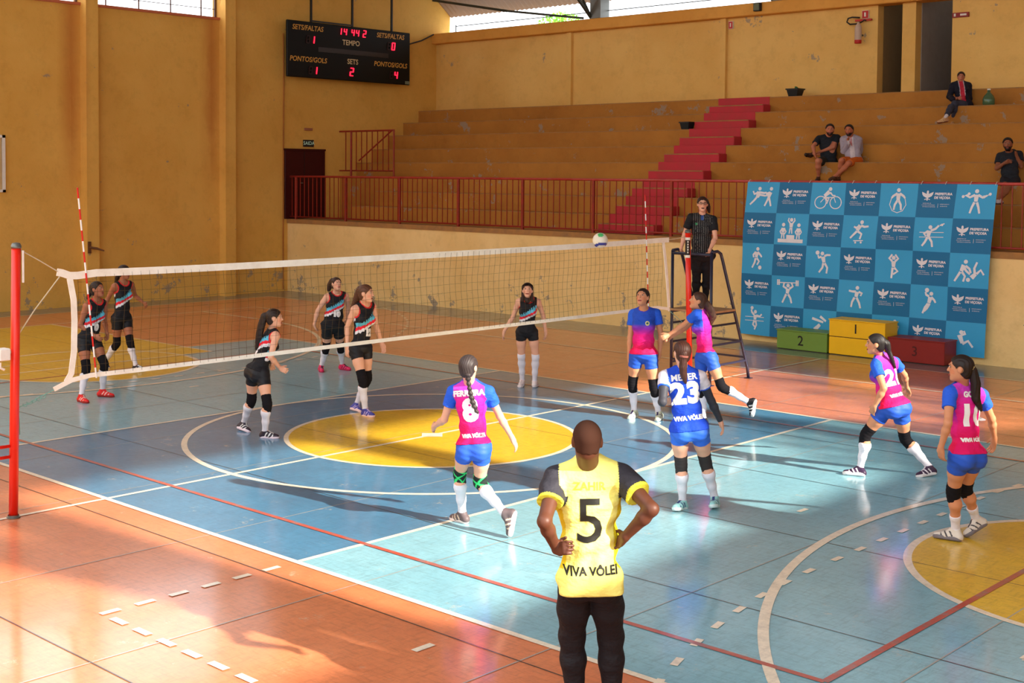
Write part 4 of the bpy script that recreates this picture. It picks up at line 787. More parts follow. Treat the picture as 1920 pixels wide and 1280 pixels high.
def cone(a, b, ra, rb): return Prim('c', np.asarray(a, float), np.asarray(b, float), ra, rb)
def ell(c, ax, r): return Prim('e', np.asarray(c, float), np.asarray(ax, float), r)
def field(org, h, shp, groups, off=0., far=.15):
    D = np.full(shp, far, np.float32)
    for prims, k in groups:
        G = np.full(shp, far, np.float32)
        for pr in prims:
            lo, hi = pr.bounds(); m = off+k+2*h+.01
            i0 = np.maximum(np.floor((lo-m-org)/h).astype(int), 0); i1 = np.minimum(np.ceil((hi+m-org)/h).astype(int)+1, shp)
            if (i1 <= i0).any(): continue
            sl = tuple(slice(a, b) for a, b in zip(i0, i1))
            ax = [org[d]+h*np.arange(i0[d], i1[d]) for d in range(3)]
            P = np.stack(np.meshgrid(*ax, indexing='ij'), -1)
            d = pr.sdf(P).astype(np.float32)
            G[sl] = smin(G[sl], d, k) if k > 0 else np.minimum(G[sl], d)
        D = smin(D, G, .012) if len(groups) > 1 else G
    return D-off
def surfnet(D, org, h):
    """naive surface nets: closed quad mesh of the zero level"""
    S_ = D < 0; nx, ny, nz = D.shape
    c = S_[:-1, :-1, :-1].astype(np.int8)
    cnt = np.zeros_like(c)
    for i in (0, 1):
        for j in (0, 1):
            for k in (0, 1): cnt += S_[i:nx-1+i, j:ny-1+j, k:nz-1+k]
    act = (cnt > 0) & (cnt < 8); I = np.argwhere(act)
    if not len(I): return np.zeros((0, 3)), np.zeros((0, 4), int)
    acc = np.zeros((len(I), 3)); n = np.zeros(len(I))
    cor = [(i, j, k) for i in (0, 1) for j in (0, 1) for k in (0, 1)]
    vals = {q: D[I[:, 0]+q[0], I[:, 1]+q[1], I[:, 2]+q[2]].astype(float) for q in cor}
    for q in cor:
        for d in range(3):
            if q[d] == 0:
                r = list(q); r[d] = 1; a, b = vals[q], vals[tuple(r)]; x = (a < 0) != (b < 0)
                t = np.where(x, a/np.where(x, a-b, 1), 0)
                p = np.zeros((len(I), 3)); p[:] = q; p[:, d] = t; acc[x] += p[x]; n[x] += 1
    V = org+h*(I+acc/n[:, None])
    idm = -np.ones(act.shape, np.int64); idm[act] = np.arange(len(I))
    F = []
    for d in range(3):
        e, f = [(1, 2), (2, 0), (0, 1)][d]
        sl0 = [slice(None)]*3; sl1 = [slice(None)]*3; sl0[d] = slice(0, -1); sl1[d] = slice(1, None)
        A, B = S_[tuple(sl0)], S_[tuple(sl1)]; E = np.argwhere(A != B)
        E = E[(E[:, e] > 0) & (E[:, f] > 0) & (E[:, e] < D.shape[e]-1) & (E[:, f] < D.shape[f]-1)]
        if not len(E): continue
        def g(de, df): q = E.copy(); q[:, e] -= de; q[:, f] -= df; return idm[q[:, 0], q[:, 1], q[:, 2]]
        Q = np.stack([g(1, 1), g(0, 1), g(0, 0), g(1, 0)], 1)
        flip = ~A[E[:, 0], E[:, 1], E[:, 2]]; Q[flip] = Q[flip][:, ::-1]; F.append(Q)
    return V, np.concatenate(F)
def relax(V, F, n=1, w=.5):
    for _ in range(n):
        acc = np.zeros_like(V); c = np.zeros(len(V))
        for i in range(4):
            for j in ((i+1) % 4, (i+3) % 4):
                np.add.at(acc, F[:, i], V[F[:, j]]); np.add.at(c, F[:, i], 1)
        V = V*(1-w)+w*acc/np.maximum(c, 1)[:, None]
    return V
def solid(groups, h, off=0., clips=(), smooth=1, noise=None):
    lo = np.min([p.bounds()[0] for g, _ in groups for p in g], 0)-off-3*h; hi = np.max([p.bounds()[1] for g, _ in groups for p in g], 0)+off+3*h
    shp = np.ceil((hi-lo)/h).astype(int)+1
    D = field(lo, h, tuple(shp), groups, off)
    if clips or noise:
        near = np.abs(D) < .06 if not clips else D < .03
        I = np.argwhere(near); P = lo+h*I; d = D[near]
        if noise: d = d+noise(P)
        for c in clips: d = np.maximum(d, c(P))
        D[near] = d
    V, F = surfnet(D, lo, h)
    if smooth and len(V): V = relax(V, F, smooth, .35)
    return V, F
M_skin = vmat('skin', .5, .35, .08); M_hair = vmat('hair', .55, .35, .3); M_cloth = vmat('sports_fabric', .75, .25, .08, 0., .45); M_knit = vmat('knit_fabric', .9, .1, .12)
M_gloss = vmat('lycra_fabric', .58, .3, .05, 0., .12); M_shoe = vmat('shoe_material', .5, .35, .05)
M_numw = mat('jersey_print_white', (240, 236, 236), .6, .3); M_numb = mat('jersey_print_black', (26, 22, 16), .6, .3); M_numc = mat('jersey_print_grey', (206, 190, 60), .6, .3)
C_ = lambda *c: np.array(lin(c))
class Person:
    def __init__(s, key, spec):
        s.k = key; s.sp = spec; d = PEOPLE[key]; s.H = d['H']; s.s = s.H/1.7; s.J = {a: np.array(b) for a, b in d['J'].items()}; s.h = spec.get('h', .008)
        J = s.J; s.b = spec.get('b', 1.0); s.mal = spec.get('male', False)
        s.up = nrm(J['neck']-J['pel']); s.L = np.linalg.norm(J['neck']-J['pel'])
        rt = J['sh_R']-J['sh_L']; s.rt = nrm(rt-s.up*(rt@s.up)); s.fw = nrm(np.cross(s.up, s.rt))
        r2 = J['hip_R']-J['hip_L']; s.r2 = nrm(r2-s.up*(r2@s.up)); s.f2 = nrm(np.cross(s.up, s.r2))
        f = np.array(d['f']); t = math.radians(d['t']); f = nrm(f*math.cos(t)+np.array([0, 0, 1])*math.sin(t)); s.hf = f
        s.hr = nrm(np.cross(f, [0, 0, 1])); s.hu = np.cross(s.hr, f); s.head = J['head']; s.pony = d.get('pony')
        low = min(J[k][2] for k in ('toe_R', 'toe_L', 'heel_R', 'heel_L'))
        s.base = spec.get('base', (float(J['pel'][0]), float(J['pel'][1]), round(max(low-.03, 0), 2)))
        s.root = empty('person', s.base, spec['label'], 'person', None)
        s.build()
    def part(s, name, V, F, m, col, parent=None):
        if callable(col): col = col(V)
        else: col = np.tile(np.asarray(col, float), (len(V), 1))
        o = link(name, V, F, m, parent or s.root, None, col, True); return o
    # ------------------------------------------------ anatomy as soft primitives
    def torso(s):
        J, u, k, b = s.J, s.up, s.s, s.b; P = s.J['pel']; L = s.L; A1 = np.array([s.r2, s.f2, u]); A2 = np.array([s.rt, s.fw, u]); Am = np.array([nrm(s.rt+s.r2), nrm(s.fw+s.f2), u])
        ml = s.mal; sw = np.linalg.norm(J['sh_R']-J['sh_L'])/2
        g = [ell(P+u*.02*k, A1, ((.158 if not ml else .146)*k*b, .112*k*b, .105*k)), ell(P+u*L*.34, Am, ((.122 if not ml else .14)*k*b, .092*k*b, .13*k)),
             ell(P+u*L*.66, A2, ((.138 if not ml else .165)*k*(.6+.4*b), .100*k*(.5+.5*b), .145*k)),
             cone(J['sh_R']-s.rt*.03-u*.01, J['sh_L']+s.rt*.03-u*.01, .050*k, .050*k),
             cone(J['neck']+u*.025, J['sh_R']-u*.004, .040*k, .046*k), cone(J['neck']+u*.025, J['sh_L']-u*.004, .040*k, .046*k),
             ell(P+u*L*.86, A2, (sw*.80, .070*k, .065*k))]
        for q in (-1, 1):
            g.append(ell(P-s.f2*.055*k*b+s.r2*q*.070*k-u*.035*k, A1, (.082*k*b, .075*k*b, .088*k)))
            if not ml: g.append(ell(P+u*L*.66+s.fw*.085*k+s.rt*q*.066*k, A2, (.056*k, .045*k, .052*k)))
        return g
    def leg(s, q, fat=1.0):
        J, k, b = s.J, s.s, (.5+.5*s.b)*fat; h, n, a = J['hip_'+q], J['kn_'+q], J['an_'+q]
        back = -nrm(np.cross(nrm(h-n), s.r2)); back = back if back@s.f2 < 0 else -back
        th = nrm(n-h); ca = nrm(a-n); side = s.r2*(1 if q == 'R' else -1)
        m1 = h+(n-h)*.45; c1 = n+(a-n)*.30+back*.014*k
        g = [cone(h, m1, .086*k*b, .072*k*b), cone(m1, n, .072*k*b, .052*k), cone(n, c1, .050*k, .053*k*b), cone(c1, n+(a-n)*.65+back*.004, .053*k*b, .038*k), cone(n+(a-n)*.65+back*.004, a, .038*k, .032*k)]
        return g
    def foot(s, q, r=0.):
        J, k = s.J, s.s; a, t, e = J['an_'+q], J['toe_'+q], J['heel_'+q]; d = nrm(t-e); n = nrm((a-e)-d*((a-e)@d)); L = np.linalg.norm(t-e)
        return [cone(e+d*.03+n*.015, a, .030*k+r, .034*k+r), cone(e+d*.025+n*.012, e+d*L*.55+n*.014, .029*k+r, .031*k+r), cone(e+d*L*.5+n*.028, a+d*.01, .024*k+r, .03*k+r), cone(e+d*L*.55+n*.014, t-d*.022+n*.004, .034*k+r, .024*k+r)], (e, d, n, L)
    def arm(s, q, fat=1.0):
        J, k, b = s.J, s.s*(1.1 if s.mal else 1.0), (.6+.4*s.b)*fat; a, e, w = J['sh_'+q], J['el_'+q], J['wr_'+q]
        m = a+(e-a)*.4; m2 = e+(w-e)*.3
        return [cone(a, m, .047*k, .041*k*b), cone(m, e, .041*k*b, .033*k), cone(e, m2, .033*k, .034*k*b), cone(m2, w, .034*k*b, .0225*k)]
    def hand(s, q):
        J, k = s.J, s.s; w, t = J['wr_'+q], J['ha_'+q]; d = nrm(t-w); curl = s.sp.get('curl', {}).get(q, .35)
        sg = 1 if q == 'R' else -1
        n = -s.rt*sg*.9+s.fw*.1
        if 'palm' in s.sp and q in s.sp['palm']: n = np.array(s.sp['palm'][q])
        n = nrm(n-d*(n@d)); sd_ = np.cross(n, d)
        if sd_@(s.fw+s.up*.4) < 0: sd_ = -sd_
        A = np.array([d, sd_, n]); g = [ell(w+d*.048*k, A, (.055*k, .040*k, .017*k)), cone(w-d*.01, w+d*.03, .023*k, .024*k)]; fg = []
        for i, (o, Lf) in enumerate(((.030, .070), (.010, .078), (-.010, .073), (-.029, .058))):
            p = w+d*.088*k+sd_*o*k; dd = nrm(d+sd_*o*1.2+n*.12); r = .0088*k
            for j, fr in enumerate((.42, .33, .25)):
                c, s_ = math.cos(curl*(.5 if j == 0 else 1)), math.sin(curl*(.5 if j == 0 else 1)); nn = nrm(n-dd*(n@dd)); dd = nrm(dd*c+nn*s_); p2 = p+dd*Lf*fr*k*.95; fg.append(cone(p, p2, r, r*.93)); p = p2; r *= .93
        p = w+d*.022*k+sd_*.022*k; t1 = nrm(d*.75+sd_*.62+n*.25); p2 = p+t1*.042*k; t2 = nrm(d*.9+sd_*.25+n*.35); fg += [cone(p, p2, .0125*k, .0105*k), cone(p2, p2+t2*.032*k, .0105*k, .0085*k)]
        return g, fg
    def skull(s):
        k, c, f, u, r = s.s*1.02, s.head, s.hf, s.hu, s.hr; A = np.array([r, f, u])
        g = [ell(c+u*.022*k-f*.008*k, A, (.073*k, .092*k, .084*k)), ell(c+f*.024*k-u*.045*k, A, (.055*k, .064*k, .066*k)), ell(c+f*.062*k-u*.094*k, A, (.026*k, .022*k, .018*k)),
             cone(s.J['neck']-s.up*.01, c-u*.05*k-f*.022*k, (.060 if s.mal else .050)*k, (.056 if s.mal else .046)*k)]
        fn = [cone(c+f*.084*k+u*.014*k, c+f*.101*k-u*.022*k, .008*k, .0125*k), ell(c+f*.086*k+u*.030*k, A, (.045*k, .010*k, .008*k))]
        for q in (-1, 1): fn.append(ell(c+r*q*.074*k-f*.008*k-u*.005*k, A, (.010*k, .020*k, .030*k)))
        return g, fn
    # ------------------------------------------------ parts
    def build(s):
        sp, J, k, h = s.sp, s.J, s.s, s.h; skin = C_(*sp['skin'])
        sk, fn = s.skull(); groups = [(s.torso(), .05*k), (sk, .03*k), (fn, .010)]
        for q in 'RL': groups += [(s.leg(q), .03)]; groups += [(s.arm(q), .02)]
        for q in 'RL':
            ft, _ = s.foot(q); groups.append((ft, .015)); g, fg = s.hand(q); groups.append((g, .02)); groups.append((fg, .004))
        V, F = solid(groups, h, smooth=1)
        c, f, u, r = s.head, s.hf, s.hu, s.hr
        def scol(V):
            col = np.tile(skin, (len(V), 1)); q = (V-c)/(k*1.02); a, b, e = q@r, q@f, q@u
            lip = (np.abs(a) < .024) & (b > .06) & (np.abs(e+.062) < .008); col[lip] = skin*np.array([.75, .35, .35])
            sh = (b > .07) & (np.abs(np.abs(a)-.033) < .017) & (np.abs(e-.012) < .012); col[sh] = skin*.75
            ch = (b > .04) & (np.abs(np.abs(a)-.040) < .018) & (np.abs(e+.03) < .02); col[ch] = skin*np.array([1.0, .82, .78])
            if sp.get('beard'):
                bd = (b > -.01) & (e < -.048) & (e > -.125) & ~((np.abs(a) < .02) & (np.abs(e+.062) < .009)); col[bd] = C_(*sp['hair'])*1.5
            return col
        s.body = s.part('body', V, F, M_skin, scol)
        s.face(); s.hair_(); s.top(); s.bottom()
        for q in 'RL':
            if sp.get('knee'): s.kneepad(q)
            if sp.get('sock'): s.sock(q)
            if sp.get('shoe'): s.shoe(q)
            if sp.get('armsleeve'):
                V, F = solid([(s.arm(q), .02)], h, .005, [lambda P, q=q: (P-J['sh_'+q])@nrm(J['sh_'+q]-J['el_'+q])+.12*k, lambda P, q=q: (P-J['wr_'+q])@nrm(J['wr_'+q]-J['el_'+q])-.0])
                s.part('arm_sleeve', V, F, M_gloss, C_(*sp['armsleeve']))
            if q in sp.get('band', ''):
                w, e = J['wr_'+q], J['el_'+q]; d = nrm(e-w); V, F = solid([([cone(w+d*.012, w+d*.028, .026*k, .027*k)], .01)], .005); s.part('wristband', V, F, M_shoe, C_(24, 20, 20))
    def face(s):
        k, c, f, u, r = s.s*1.02, s.head, s.hf, s.hu, s.hr; A = np.array([r, f, u])
        for q in (-1, 1):
            p = c+f*.081*k+r*q*.031*k+u*.012*k
            V, F = solid([([ell(p, A, (.0125*k, .007*k, .0065*k))], 0)], .003)
            def ec(V, p=p): 
                a, e = (V-p)@r, (V-p)@u; col = np.tile(C_(205, 190, 180), (len(V), 1)); col[a*a+e*e < (.0066*k)**2] = C_(40, 24, 16); return col
            s.part('eye', V, F, M_shoe, ec)
            V, F = solid([([cone(p+u*.021*k-r*q*.014*k+f*.004, p+u*.022*k+r*q*.018*k-f*.004, .0042*k, .003*k)], 0)], .003); s.part('eyebrow', V, F, M_hair, C_(*s.sp['hair'])*.8)
        V, F = solid([([cone(c+f*.084*k-u*.060*k-r*.018*k, c+f*.084*k-u*.060*k+r*.018*k, .0065*k, .0065*k), cone(c+f*.089*k-u*.062*k-r*.006*k, c+f*.089*k-u*.062*k+r*.006*k, .007*k, .007*k)], .006)], .003)
        s.part('mouth', V, F, M_shoe, C_(*s.sp.get('lip', (150, 62, 58))))
        if s.sp.get('glasses'):
            mb = MB()
            for q in (-1, 1):
                p = c+f*.097*k+r*q*.032*k+u*.012*k; mb.tube([p+r*math.cos(t*math.pi/8)*.024*k+u*math.sin(t*math.pi/8)*.018*k for t in range(17)], .0028, 6)
                mb.tube([p+r*q*.024*k, c+r*q*.078*k-f*.0+u*.012*k], .0026, 6)
            mb.tube([c+f*.098*k-r*.009*k+u*.014*k, c+f*.098*k+r*.009*k+u*.014*k], .0026, 6)
            o = mb.build('glasses', M_black, s.root, True)
    def hair_(s):
        sp, k, c, f, u, r = s.sp, s.s*1.02, s.head, s.hf, s.hu, s.hr; A = np.array([r, f, u]); hc = C_(*sp['hair']); st = sp.get('hairstyle', 'tied')
        th = {'buzz': .003, 'short': .016, 'tied': .009, 'loose': .014}[st]
        cap = [ell(c+u*.024*k-f*.010*k, A, (.075*k, .094*k, .086*k)), ell(c-u*.03*k-f*.040*k, A, (.058*k, .048*k, .055*k))]
        def clip(P):
            q = (P-c)/k; b, e, a = q@f, q@u, np.abs(q@r)
            d = b*.80-e*.62-.018 + {'buzz': .012, 'short': .016}.get(st, 0.)
            d = np.maximum(d, -(e)-.085 if st != 'buzz' else -(e)-.055)
            d = np.maximum(d, -(np.hypot(b+.008, e+.005)-.030)*(a > .05)-1*(a <= .05))
            return (d+.003*np.sin(q@r*170+(q@u)*60))*k
        def bumps(P): q = (P-c)@r; return .0016*np.sin(q*330+np.sin(((P-c)@u)*60)*1.2)
        V, F = solid([(cap, .02)], .005, th, [clip], noise=bumps if st != 'buzz' else None)
        sheen = lambda V: np.tile(hc, (len(V), 1)) if st == 'buzz' else hc*(1+.18*np.sin((V-c)@r*330)[:, None])
        o = s.part('hair', V, F, M_hair if st != 'buzz' else M_knit, sheen)
        if s.pony:
            pts = [np.array(p[:3]) for p in s.pony]; rr = [p[3] for p in s.pony]; g = []
            M = len(pts); fine = []
            for i in range(M-1):
                for t in np.linspace(0, 1, 5)[:-1]: fine.append((pts[i]*(1-t)+pts[i+1]*t, rr[i]*(1-t)+rr[i+1]*t))
            fine.append((pts[-1], rr[-1]))
            g = [cone(a[0], b[0], a[1]*.95, b[1]*.95) for a, b in zip(fine[:-1], fine[1:])]
            if sp.get('braid'): nz = lambda P: .004*np.sin(P[:, 2]*150)
            else: nz = lambda P: .0025*np.sin((P@s.hr)*420+P[:, 2]*25)
            V, F = solid([(g, .012)], .0055, 0, noise=nz); V = V
            s.part('ponytail', V, F, M_hair, lambda V: hc*(1+.25*np.sin(V@s.hr*420+V[:, 2]*25)[:, None]), o)
            if sp.get('tie'):
                p, q = fine[1][0], fine[3][0]; V, F = solid([([cone(p, q, rr[0]*1.15, rr[0]*1.1)], 0)], .005, .004, [lambda P: np.abs((P-(p+q)/2)@nrm(q-p))-.010]); s.part('hair_tie', V, F, M_knit, C_(*sp['tie']), o)
        if sp.get('headband'):
            V, F = solid([([ell(c+u*.030*k-f*.006*k, A, (.077*k, .096*k, .086*k))], 0)], .005, .014, [lambda P: (np.abs(((P-c)@u)-.062*k-((P-c)@f)*.25)-.020*k)]); s.part('headband', V, F, M_knit, C_(*sp['headband']))
        if st == 'loose':
            V, F = solid([([cone(c-f*.03*k+r*q*.062*k+u*.0*k, c-f*.05*k+r*q*.075*k-u*.15*k, .030*k, .022*k) for q in (-1, 1)]+[cone(c-f*.07*k, c-f*.07*k-u*.15*k, .05*k, .04*k)], .03)], .006, 0, noise=bumps); s.part('loose_hair', V, F, M_hair, sheen, o)
    def top(s):
        sp, J, k, h = s.sp, s.J, s.s, s.h; P0, u, L = J['pel'], s.up, s.L; kit = sp['kit']; lo = sp.get('hem', -.06); loose = sp.get('loose', .010)
        tg = s.torso(); ct = []; groups = [(tg, .05*k)]; shr = .074*k
        T = lambda P: ((P-P0)@u)/L
        nc = J['neck']+u*.045*k+s.fw*(.015 if kit != 'black' else .035)*k; nr = {'black': .078, 'polo': .062}.get(kit, .066)*k
        ct.append(lambda P: nr-np.linalg.norm(P-nc, axis=-1)); ct.append(lambda P: (lo-T(P))*L)
        ct.append(lambda P: (T(P)-1.13)*L)
        if kit == 'black':
            for q in 'RL':
                sg = 1 if q == 'R' else -1; p = J['sh_'+q]+s.rt*sg*.012*k-u*.028*k; ct.append(lambda P, p=p: shr-np.linalg.norm((P-p)*np.array([1, 1, 1]), axis=-1))
                ct.append(lambda P, sg=sg, q=q: np.where(T(P) > .78, (P-J['sh_'+q])@(s.rt*sg)+.022*k, -1))
        else:
            fr = sp.get('sleeve', .52); sv = []
            for q in 'RL':
                a, e, w = J['sh_'+q], J['el_'+q], J['wr_'+q]; m = a+(e-a)*.4
                if fr <= 1: g = [cone(a, a+(e-a)*min(fr, .98), .052*k*(1.1 if s.mal else 1), (.050 if fr < .8 else .042)*k*(1.1 if s.mal else 1)*(.6+.4*s.b))]
                else: g = [cone(a, e, .052*k, .043*k), cone(e, w, .043*k, .034*k)]
                sv += g
                if fr <= 1: ct.append(lambda P, a=a, e=e: np.where(np.linalg.norm(P-a-np.clip(((P-a)@(e-a))/((e-a)@(e-a)), 0, 1.2)[:, None]*(e-a), axis=-1) < .075*k, (((P-a)@nrm(e-a))-fr*np.linalg.norm(e-a)), -1))
            groups.append((sv, .015))
        fold = sp.get('fold', .0025)
        def nz(P):
            t = T(P); a = np.arctan2((P-P0)@s.rt, (P-P0)@s.fw)
            return -(loose*.4+.010)*np.clip(.55-t, 0, 1)*np.clip(t+1, 0, 1)-fold*np.sin(a*7+t*9)*np.clip(1-t, 0, 1)-fold*.7*np.sin(t*38+a*3)
        V, F = solid(groups, h, loose, ct, noise=nz)
        s.top_o = s.part('jersey' if kit in ('black', 'pink', 'libero', 'coach') else 'shirt', V, F, M_cloth, lambda V: s.kitcol(V, nc, nr, shr))
        bv = BVHTree.FromPolygons([tuple(v) for v in V], [tuple(q) for q in F])
        for (txt, size, t, lat, side, m, ex) in sp.get('print', []):
            n = s.fw*(1 if side == 'F' else -1); xr = -s.rt if side == 'F' else s.rt
            Vt, Ft = text_mesh(txt, size*k, **ex)
            import bmesh
            me = bpy.data.meshes.new('t'); me.from_pydata(Vt, [], Ft); bmm = bmesh.new(); bmm.from_mesh(me)
            xs_ = [v[0] for v in Vt]; ys_ = [v[1] for v in Vt]
            for ax, lo_, hi_ in ((0, min(xs_), max(xs_)), (1, min(ys_), max(ys_))):
                nn = int((hi_-lo_)/.02)
                for i in range(1, nn+1):
                    pc = [0, 0, 0]; pc[ax] = lo_+i*.02; pn = [0, 0, 0]; pn[ax] = 1
                    bmesh.ops.bisect_plane(bmm, geom=bmm.verts[:]+bmm.edges[:]+bmm.faces[:], plane_co=pc, plane_no=pn)
            bmm.verts.ensure_lookup_table(); o0 = P0+u*L*t+s.rt*lat*k; out = []
            for v in bmm.verts:
                p = o0+xr*v.co.x+u*v.co.y; hit = bv.ray_cast(Vector(p+n*.4), Vector(-n))
                out.append(np.array(hit[0])+n*.0035 if hit[0] is not None else p+n*.12*k)
            Fs = [tuple(v.index for v in f.verts) for f in bmm.faces]; bmm.free(); bpy.data.meshes.remove(me)
            link('jersey_number' if any(ch.isdigit() for ch in txt) and len(txt) < 3 else 'jersey_lettering', out, Fs, {'w': M_numw, 'b': M_numb, 'c': M_numc}[m], s.top_o, smooth=True)
        if kit in ('pink', 'libero') and sp.get('crest'):
            p0 = P0+u*L*.72-s.rt*.06*k; hit = bv.ray_cast(Vector(p0+s.fw*.4), Vector(-s.fw)); p = np.array(hit[0])+s.fw*.004
            V, F = solid([([ell(p, np.array([s.rt, s.fw, u]), (.030, .006, .032))], 0)], .004)
            s.part('crest', V, F, M_cloth, lambda V: np.where((np.abs((V-p)@s.rt) < .016)[:, None] & (np.abs((V-p)@u) < .014)[:, None], C_(60, 90, 90), C_(215, 205, 140)), s.top_o)
    def kitcol(s, V, nc, nr, shr):
        J, k = s.J, s.s; t = ((V-J['pel'])@s.up)/s.L; lat = ((V-J['pel'])@s.rt)/k; fr = ((V-J['pel'])@s.fw)/k; kit = s.sp['kit']; n = len(V)
        col = np.zeros((n, 3)); dn = np.abs(np.linalg.norm(V-nc, axis=1)-nr)
        darm = np.full(n, 9.); al = np.zeros(n)
        for q in 'RL':
            a, e = J['sh_'+q], J['el_'+q]; tt = ((V-a)@(e-a))/((e-a)@(e-a)); d = np.linalg.norm(V-a-np.clip(tt, 0, 1.3)[:, None]*(e-a), axis=1); m = d < darm; darm[m] = d[m]; al[m] = tt[m]
        outer = np.abs(lat) > np.linalg.norm(J['sh_R']-J['sh_L'])/2/k-.022
        sleeve = (darm < .095*k) & (al > -.4) & (outer | (al > .3)) & (darm < .062*k*(1.12 if s.mal else 1)+s.sp.get('loose', .01)+.006)
        def mixc(a, b, x): x = np.clip(x, 0, 1)[:, None]; return a*(1-x)+b*x
        if kit == 'black':
            col[:] = C_(24, 24, 30); z = t-.17*np.clip(-lat/.15, -1, 1)*np.sign(fr+.0001)*1.0+.010*np.sin(lat*160)
            col[(z > .61) & (z < .70)] = C_(96, 186, 216); col[(z > .53) & (z <= .61)] = C_(226, 34, 52); col[(z > .46) & (z <= .53)] = C_(226, 224, 230)
            jag = (z > .70) & (z < .735) & (np.sin(lat*210) > .1); col[jag] = C_(96, 186, 216)
            trim = dn < .020*k
            for q in 'RL':
                sg = 1 if q == 'R' else -1; p = J['sh_'+q]+s.rt*sg*.012*k-s.up*.028*k; trim |= np.abs(np.linalg.norm(V-p, axis=1)-shr) < .017*k
            col[trim & (t > .6)] = C_(226, 44, 48)
        elif kit == 'pink':
            blue, pur, mag, red = C_(36, 78, 190), C_(140, 46, 178), C_(224, 22, 130), C_(226, 12, 78)
            front = mixc(mixc(mixc(red, mag, (t-.15)/.25), pur, (t-.45)/.15), blue, (t-.62)/.08)
            back = mixc(mixc(C_(222, 14, 96), C_(226, 24, 136), (t-.3)/.35), C_(206, 60, 190), (t-.72)/.25)
            col = np.where((fr > -.035)[:, None], front, back)
            col[sleeve] = C_(38, 92, 214); col[(dn < .014*k)] = C_(70, 60, 190)
        elif kit == 'libero':
            col[:] = C_(30, 74, 206); col[sleeve] = C_(222, 214, 224); col[sleeve & (al > .40)] = C_(44, 96, 220); col[(dn < .014*k)] = C_(24, 56, 160)
        elif kit == 'coach':
            col[:] = C_(250, 242, 130); col[sleeve] = C_(50, 48, 56); col[sleeve & (al > s.sp.get('sleeve', .52)-.055)] = C_(230, 226, 70)
            side = (np.abs(lat) > .13) & ~sleeve & (fr > -.06) & (t < .8) & (t > .1); col[side] = C_(232, 206, 30)
        elif kit == 'polo':
            col[:] = C_(26, 26, 30); st = (np.sin(lat*2*math.pi/.031) > .86) & (fr > 0) & (t > .04) & ~sleeve ; col[st] = C_(112, 110, 106)
            col[(np.abs(lat) < .02) & (t > .93) & (fr > 0)] = C_(50, 80, 140)
            col[(np.linalg.norm(np.stack([lat-.09, t-.83], 1)*[1, .5], axis=1) < .016) & (fr > 0)] = C_(60, 140, 90)
        elif kit == 'cardigan':
            col[:] = C_(168, 158, 172); inner = (np.abs(lat+.01) < .045) & (fr > .0) & ~sleeve; col[inner] = C_(208, 198, 204); col[(np.abs(lat+.01) < .012) & (fr > 0) & (t > .55)] = C_(205, 120, 120)
        elif kit == 'jacket':
            col[:] = C_(22, 24, 40); inner = (np.abs(lat) < .045) & (fr > 0) & (t > .1) & ~sleeve; col[inner] = C_(186, 40, 62)
            col[(np.abs(np.abs(lat)-.05) < .007) & (fr > 0) & (t > .35) & ~sleeve] = C_(190, 180, 190)
        else:
            col[:] = C_(*s.sp['topcol'])
            if s.sp.get('chestmark'): col[(np.abs(lat+.07) < .028) & (np.abs(t-.72) < .035) & (fr > 0)] = C_(96, 110, 124)
        return col
    def bottom(s):
        sp, J, k, h = s.sp, s.J, s.s, s.h; P0, u, L = J['pel'], s.up, s.L; fr = sp.get('short', .42); off = sp.get('shoff', .007)
        T = lambda P: ((P-P0)@u)/L
        ct = [lambda P: np.where((P-P0)@s.f2 < .17*k, (T(P)-sp.get('waist', .17))*L, -1.)]
        def legclip(P):
            ds = []; va = []
            for q in 'RL':
                a, e = J['hip_'+q], J['kn_'+q]; tt = ((P-a)@(e-a))/((e-a)@(e-a)); d = np.linalg.norm(P-a-np.clip(tt, 0, 1)[:, None]*(e-a), axis=-1); ds.append(d); va.append((tt-fr)*np.linalg.norm(e-a))
            return np.where(ds[0] < ds[1], va[0], va[1])
        pel = [p for p in s.torso() if p.kind == 'e'][:2]+[p for p in s.torso() if p.kind == 'e'][4 if not s.mal else 4:]
        pel = [p for p in s.torso() if p.kind == 'e' and ((p.a[0]-P0)@u) < .45*L]
        if fr <= 1:
            ct.append(legclip); lg = s.leg('R')[:2], s.leg('L')[:2]
            V, F = solid([(pel, .05*k), (lg[0], .03), (lg[1], .03)], h, off, ct, noise=lambda P: -.0015*np.sin(P[:, 2]*110+P[:, 0]*40))
            o = s.part('shorts', V, F, sp.get('shmat', M_gloss), C_(*sp['shcol']))
            if sp.get('shstripe'):
                pass
        else:
            groups = [(pel, .05*k)]
            for q in 'RL':
                a, e, w = J['hip_'+q], J['kn_'+q], J['an_'+q]; fit_ = 1.0
                if 'pfit' in sp: groups.append((s.leg(q), .03)); continue
                groups.append(([cone(a, a+(e-a)*.5, .094*k*fit_*(.5+.5*s.b), .082*k*fit_), cone(a+(e-a)*.5, e, .082*k*fit_, .064*k*fit_), cone(e, e+(w-e)*.35, .062*k*fit_, .062*k*fit_), cone(e+(w-e)*.35, w, .062*k*fit_, .043*k*fit_)], .04))
            ct.append(lambda P: -1.0*np.ones(len(P)))
            def ank(P):
                va = np.full(len(P), -1.); best = np.full(len(P), 9.)
                for q in 'RL':
                    for (a, e, shin) in ((J['hip_'+q], J['kn_'+q], False), (J['kn_'+q], J['an_'+q], True)):
                        tt = ((P-a)@(e-a))/((e-a)@(e-a)); d = np.linalg.norm(P-a-np.clip(tt, 0, 1.15)[:, None]*(e-a), axis=-1); m = d < best; best[m] = d[m]
                        va[m] = (tt[m]-sp.get('pend', .95))*np.linalg.norm(e-a) if shin else -1.
                return va
            ct.append(ank); fold = .0012*sp.get('wrinkle', 1)
